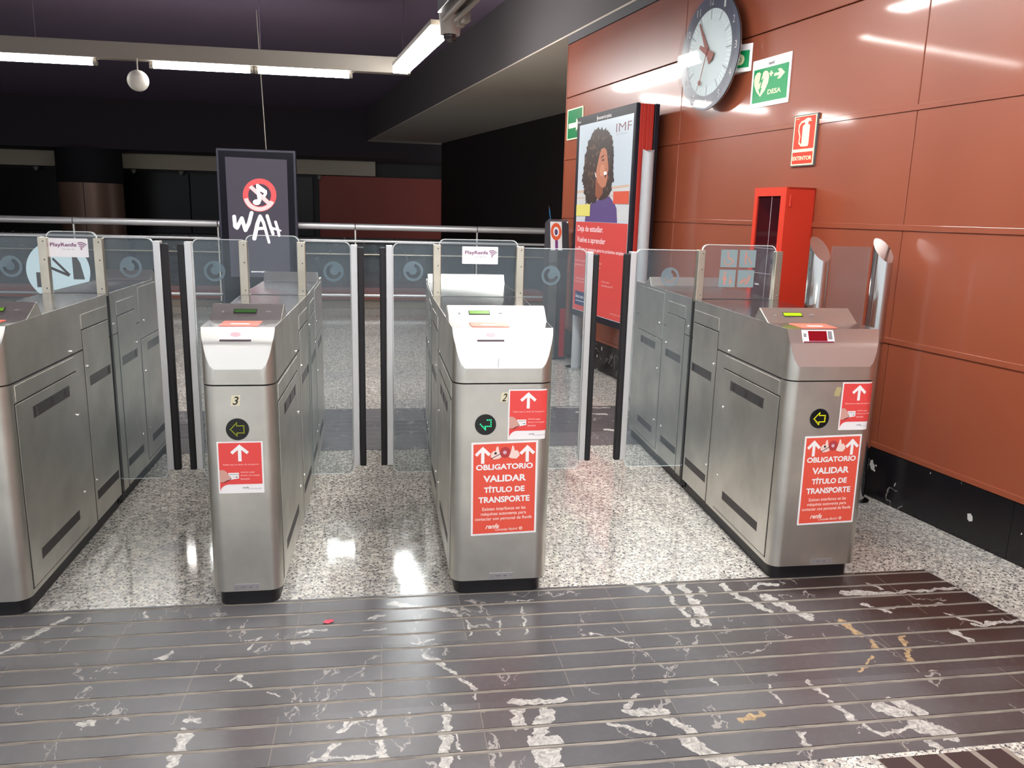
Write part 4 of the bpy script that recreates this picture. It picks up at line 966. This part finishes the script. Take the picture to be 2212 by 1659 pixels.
pp('face', [[(.435, .837), (.469, .861), (.516, .866), (.56, .852), (.584, .816), (.611, .766), (.614, .751), (.598, .736), (.607, .716), (.592, .692), (.577, .674), (.531, .665), (.482, .671), (.409, .7), (.375, .727), (.388, .767), (.411, .802)]], mat('poster_face', (184, 118, 90), .5), .0038)
pp('cheek', [circ(.50, .752, .05, .03, 20)], mat('poster_cheek', (202, 136, 106), .5), .0042)
pp('eye', [[(.475, .806), (.526, .809), (.53, .802), (.489, .8)]], DARKP, .0046); pp('eyebrow', [[(.457, .818), (.513, .83), (.53, .827), (.471, .814)]], DARKP, .0046)
pp('nostril', [[(.555, .762), (.59, .758), (.572, .754)]], mat('poster_nose', (130, 74, 58), .5), .0046)
pp('mouth', [[(.535, .732), (.586, .731), (.565, .712)]], mat('poster_mouth', (84, 34, 36), .5), .0044); pp('teeth', [[(.527, .743), (.574, .747), (.591, .734), (.562, .728), (.540, .728)]], WHITE, .0048)
pp('earbud', [[(.355, .748), (.374, .742), (.394, .72), (.375, .722)]], WHITE, .0046)
pp('hair_front', [[(.415, .845), (.47, .875), (.56, .868), (.60, .845), (.64, .80), (.63, .72), (.68, .70), (.69, .84), (.6, .92), (.45, .9)]], mat('poster_hair_front', (52, 38, 36), .5), .0036)
pp('yellow_block', [[(0, .579), (.291, .583), (.293, .519), (0, .519)]], mat('poster_yellow', (222, 212, 116), .4), .005); pp('orange_block', [[(.724, .644), (1, .644), (1, .582), (.731, .584)]], mat('poster_orange', (212, 90, 66), .4), .005)
pp('navy_block', [rect(.042, .352, .028, .105)], mat('poster_navy', (36, 48, 96), .4), .002)
PWT = mat('poster_white_text', (246, 226, 228), .5)
for q, x0, x1, y0, y1 in (('Deja de estudiar.', .042, .565, .427, .468), ('Vuelve a aprender', .036, .616, .368, .408), ('La FP que te prepara para tu próximo empleo', .012, .97, .328, .352)): t.part('headline', text(bmesh.new(), pm, q, x0, x1, y0, y1, .002, .01), PWT, poster)

bm = bmesh.new()
for q, x0, x1, y0, y1 in (('Grado y Formación a distancia con la mejor', .02, .575, .268, .282), ('preparación y la última vanguardia', .02, .545, .245, .259), ('Titulación oficial', .03, .25, .172, .184), ('Convocatoria abierta', .03, .28, .155, .166), ('100% online', .37, .52, .166, .178), ('Solicita plaza', .582, .726, .178, .190), ('matricúlate en la FP', .582, .79, .160, .171), ('www.imf.com/fp', .762, .973, .025, .036)): text(bm, pm, q, x0, x1, y0, y1, .002)
t.part('small_lettering', bm, mat('poster_pale_text', (240, 190, 188), .5), poster)
t.part('block_lettering', text(bmesh.new(), pm, 'Becas con el 20%', .06, .33, .068, .088, .0026, .01), WHITE, poster); t.part('block_rule', flat([rect(.06, .34, .05, .053)], pm, z=.0026), WHITE, poster)
t.part('initials', text(bmesh.new(), pm, 'IMF', .716, .978, .930, .971, .002, -.01), mat('poster_maroon', (120, 66, 76), .5), poster)
t.part('strapline', text(bmesh.new(), pm, 'Smart Education', .716, .915, .915, .925, .002), mat('poster_grey_text', (170, 174, 182), .5), poster)
bm = text(bmesh.new(), pm, 'exteriorplus', .375, .615, 1.006, 1.03, .0, .006); text(bm, pm, 'IM16', -.05, .01, 1.016, 1.026, 0)
t.part('header_lettering', bm, WHITE); t.part('header_arrow', flat([[(.345, 1.034), (.345, 1.004), (.368, 1.019)]], pm), WHITE)
for nm, s_, zt_ in (('far', 7.515, 2.02), ('near', 6.262, 1.94)):
    x, y, _ = wall(s_, 0, .22)
    bm = bmesh.new(); n = 24; Av = []; Bv = []
    for k in range(n):
        a = 2 * pi * k / n; Av.append(bm.verts.new((x + .045 * cos(a), y + .045 * sin(a), 0))); Bv.append(bm.verts.new((x + .045 * cos(a), y + .045 * sin(a), zt_ + .012 * cos(2 * a))))
    for k in range(n): bm.faces.new((Av[k], Av[(k + 1) % n], Bv[(k + 1) % n], Bv[k]))
    bm.faces.new(Av[::-1]); bm.faces.new(Bv)
    p = t.part('pole', bm, POLE, smooth=40); t.part('floor_flange', cyl((x, y, 0), (x, y, .025), .1, seg=32), CHROME, p, smooth=40)

# slim card reader machine beside the end of the red wall
t = Thing('reader_column', 'slim dark machine with an orange ring sticker beside the end of the red wall', 'ticket machine', (1.72, 8.02, 0))
prof = [(7.90, 0), (7.90, 1.02), (7.86, 1.10), (7.93, 1.375), (8.0, 1.40), (8.16, 1.36), (8.16, 0)]
bm = bmesh.new(); A = [bm.verts.new((1.61, y, z)) for y, z in prof]; B = [bm.verts.new((1.80, y, z)) for y, z in prof]
bm.faces.new(A); bm.faces.new(B[::-1])
for k in range(len(prof)): bm.faces.new((A[k], A[(k + 1) % len(prof)], B[(k + 1) % len(prof)], B[k]))
t.part('body', bm, mat('reader_dark_body', (56, 54, 60), .4))
d = Vector((0, .07, .275)).normalized(); RFm = Frame((1.61, 7.858, 1.10), (1, 0, 0), d)
t.part('front_plate', fbox(Frame((1.61, 7.898, 0), (1, 0, 0), (0, 0, 1)), .0, .085, .02, 1.02, 0, .006), STEELD); t.part('red_stripe', fbox(Frame((1.61, 7.898, 0), (1, 0, 0), (0, 0, 1)), .13, .185, .03, .52, 0, .004), mat('reader_red', (160, 30, 44), .5))
s = t.part('reader_face', fbox(RFm, .005, .12, 0, .285, -.002, .006), SIGNW)
m_ = lambda a, b, c=0: RFm(a, b, .0065 + c)
t.part('orange_ring', flat(ring(.062, .185, .03, .054, 32, e=1.6), m_), mat('reader_orange', (236, 92, 40), .5), s); t.part('purple_dot', flat([circ(.062, .18, .016, .03, 20)], m_), mat('reader_purple', (88, 50, 110), .5), s)
t.part('purple_stripe', flat([rect(.05, .078, 0, .1)], m_), mat('reader_violet', (120, 44, 124), .5), s)
t.part('bracket', box(1.605, 1.685, 7.85, 7.9, .98, 1.10, .004), STEELD); t.part('bolt', ball((1.79, 7.92, 1.37), .012, 10), SCREWM, smooth=60)
t = Thing('pencil', 'blue stick standing upright behind the slim card reader', 'stick', (1.625, 8.05, 1.36)); 
t.part('shaft', cyl((1.645, 8.05, 1.375), (1.628, 8.05, 1.50), .005, seg=8), mat('stick_blue', (30, 120, 176), .5)); t.part('tip', cyl((1.628, 8.05, 1.50), (1.622, 8.05, 1.53), .006, .003, seg=8), DARKP)

# ---------------------------------------------------------------- LCD totem with the crossed-out note
X0, X1, Y0 = -2.255, -1.205, 11.86
t = Thing('screen_totem', 'black upright screen showing a crossed-out music note and white WAH', 'screen', ((X0 + X1) / 2, Y0, 0))
t.part('case', box(X0, X1, Y0 - .06, Y0 + .06, .02, 2.21, .01), mat('totem_rim', (58, 57, 72), .5)); t.part('base', box(X0 + .1, X1 - .1, Y0 - .12, Y0 + .12, 0, .03, .006), BLACK)
t.part('black_border', box(X0 + .03, X1 - .03, Y0 - .064, Y0 - .059, .06, 2.18), mat('totem_black', (14, 15, 26), .45, spec=.2))
K = 1.05 / 1235
wm = lambda a, b, c=0: Vector((X0 + (a - 70 - (b - 60) * .055) * K, Y0 - .066 - c, 2.21 - (b - 60) * K))
scr = t.part('display', slab([(215, 190), (1175, 205), (1280, 2100), (330, 2100)], wm, 0, .001), SCREEN)
t.part('prohibition_ring', flat(ring(762, 775, 180, 262, 48), wm, z=.002), BRTR, scr)
t.part('ring_highlight', flat(ring(762, 775, 190, 254, 20, radians(25), radians(165)), wm, z=.0024), BRTP, scr)
t.part('slash', flat([[(590, 660), (635, 620), (935, 880), (890, 925)]], wm, z=.003), BRTP, scr)
t.part('music_note', flat([circ(718, 888, 60, 44, 20), [(702, 605), (735, 600), (872, 700), (878, 745), (848, 805), (808, 788), (832, 742), (762, 712), (790, 860), (770, 905), (735, 880)]], wm, z=.0036), BRTW, scr)
t.part('letter_w', flat(stroke([(368, 1125), (385, 1280), (415, 1305), (488, 1150), (548, 1340), (600, 1230), (640, 1060)], 58), wm, z=.003), BRTW, scr)
t.part('letter_a', flat(stroke([(690, 1470), (735, 1230), (775, 1110), (830, 1210), (925, 1530)], 66, 40) + stroke([(730, 1310), (850, 1300)], 46), wm, z=.003), BRTW, scr)
t.part('letter_h', flat(stroke([(885, 1100), (930, 1240), (985, 1390)], 48) + stroke([(1020, 1195), (1055, 1300), (1082, 1415)], 40) + stroke([(940, 1290), (1105, 1335)], 40, 24), wm, z=.003), BRTW, scr)
t.part('maker_lettering', text(bmesh.new(), wm, 'exteriorplus', 650, 900, 2030, 1995, .002, .01), BRTW, scr)
t = Thing('hanging_wire', 'thin wire running down from the ceiling to the top of the black screen', 'wire', (-1.62, Y0, 2.21)); t.part('wire', cyl((-1.60, Y0, 2.215), (-1.66, Y0, 4.0), .007, seg=6), TRUNK)

# ---------------------------------------------------------------- railing at the stair void
t = Thing('balustrade', 'long steel railing with glass panels across the hall', 'railing', (-2, 12.1, 0))
PST = [-8.05, -6.14, -4.24, -2.33, -.42, 1.36]
ends = [-9.8] + PST + [2.55]
for a, b in zip(ends, ends[1:]): t.part('handrail', cyl((a + .006, 12.1, 1.195), (b - .006, 12.1, 1.195), .047, seg=20), ALU, smooth=60)
t.part('upper_rail', cyl((-9.8, 12.1, .99), (2.55, 12.1, .99), .022, seg=12), ALU, smooth=60); t.part('middle_rail', cyl((-9.8, 12.1, .80), (2.55, 12.1, .80), .012, seg=10), STEELP); t.part('lower_rail', cyl((-9.8, 12.1, .2), (2.55, 12.1, .2), .026, seg=12), ALU, smooth=60)
for x in PST:
    p = t.part('post', box(x - .012, x + .012, 12.09, 12.13, .1, 1.15, .003), STEEL)
    for z in (.42, .7): t.part('glass_knob', ball((x + .05, 12.06, z), .02, 12), SCREWM, p, smooth=60)
for a, b in zip(ends, ends[1:]): t.part('glass_panel', box(a + .03, b - .03, 12.135, 12.145, .24, .95), BGLASS)

# ---------------------------------------------------------------- far hall
t = Thing('column', 'thick round column with a dark drum above brown cladding', 'column', (-7.55, 23.0, 0))
t.part('cladding', cyl((-7.55, 23.0, 0), (-7.55, 23.0, 1.93), .76, seg=48), COLM, smooth=40); t.part('drum', cyl((-7.55, 23.0, 1.93), (-7.55, 23.0, 2.78), .78, seg=48), COLD, smooth=40)
t.part('cladding_joint', box(-7.50, -7.485, 22.235, 22.25, 0, 1.93), DARKP)
# pale round clock mark in front of the far glass, seen through the left gate's pane
t = Thing('floor_clock_sign', 'big pale round sign with dark hands seen through the pane of the left gate', 'sign', (-3.93, 10.6, 0))
sm = lambda a, b, c=0: Vector((-3.93 + a, 10.6 - c, .62 + b))
t.part('stand', cyl((-3.93, 10.66, 0), (-3.93, 10.66, .95), .04, seg=16), STEELD)
d_ = t.part('disc', slab(circ(0, 0, .36, n=48), sm, 0, .02), mat('sign_pale_blue', (206, 226, 232), .5, emit=.25))  # disc given a slight glow of its own to look pale
t.part('dark_block', flat([rect(-.25, -.10, -.2, -.02), [(.17, -.1), (.3, -.1), (.26, .1), (.17, .28)]], sm, z=.021), mat('sign_brown_grey', (92, 84, 84), .6), d_)
t.part('hand', flat([[(.12, -.06), (-.06, .14), (-.04, .16), (.14, -.04)], [(.12, -.07), (-.08, .02), (-.07, .05), (.13, -.04)]], sm, z=.022), DARKP, d_)
# a few ceiling spots and lit bits behind the dark glass
for k in range(8):
    x = -10.6 + 1.25 * k
    t = Thing('recessed_spot', 'dim spot lamp in the row above the far dark glass', 'lamp', (x, 24.3, 2.36), 'dim spots above the far glass')
    t.part('trim_ring', cyl((x, 24.3, 2.30), (x, 24.3, 2.362), .07, seg=16), mat('spot_grey', (120, 116, 112), .4)); t.part('lens', ball((x, 24.3, 2.30), .05, 12), mat('spot_lens', (150, 150, 150), .3))
# ---------------------------------------------------------------- litter
t = Thing('paper_scrap', 'tiny red scrap lying on the dark tiles', 'litter', (-.208, 2.697, .002)); t.part('scrap', flat([[(-.02, -.008), (.0, -.014), (.02, .0), (.012, .012), (-.01, .01)]], lambda a, b, c=0: Vector((-.208 + a, 2.697 + b, .004 + .15 * abs(a) + c))), mat('scrap_red', (226, 60, 84), .5))
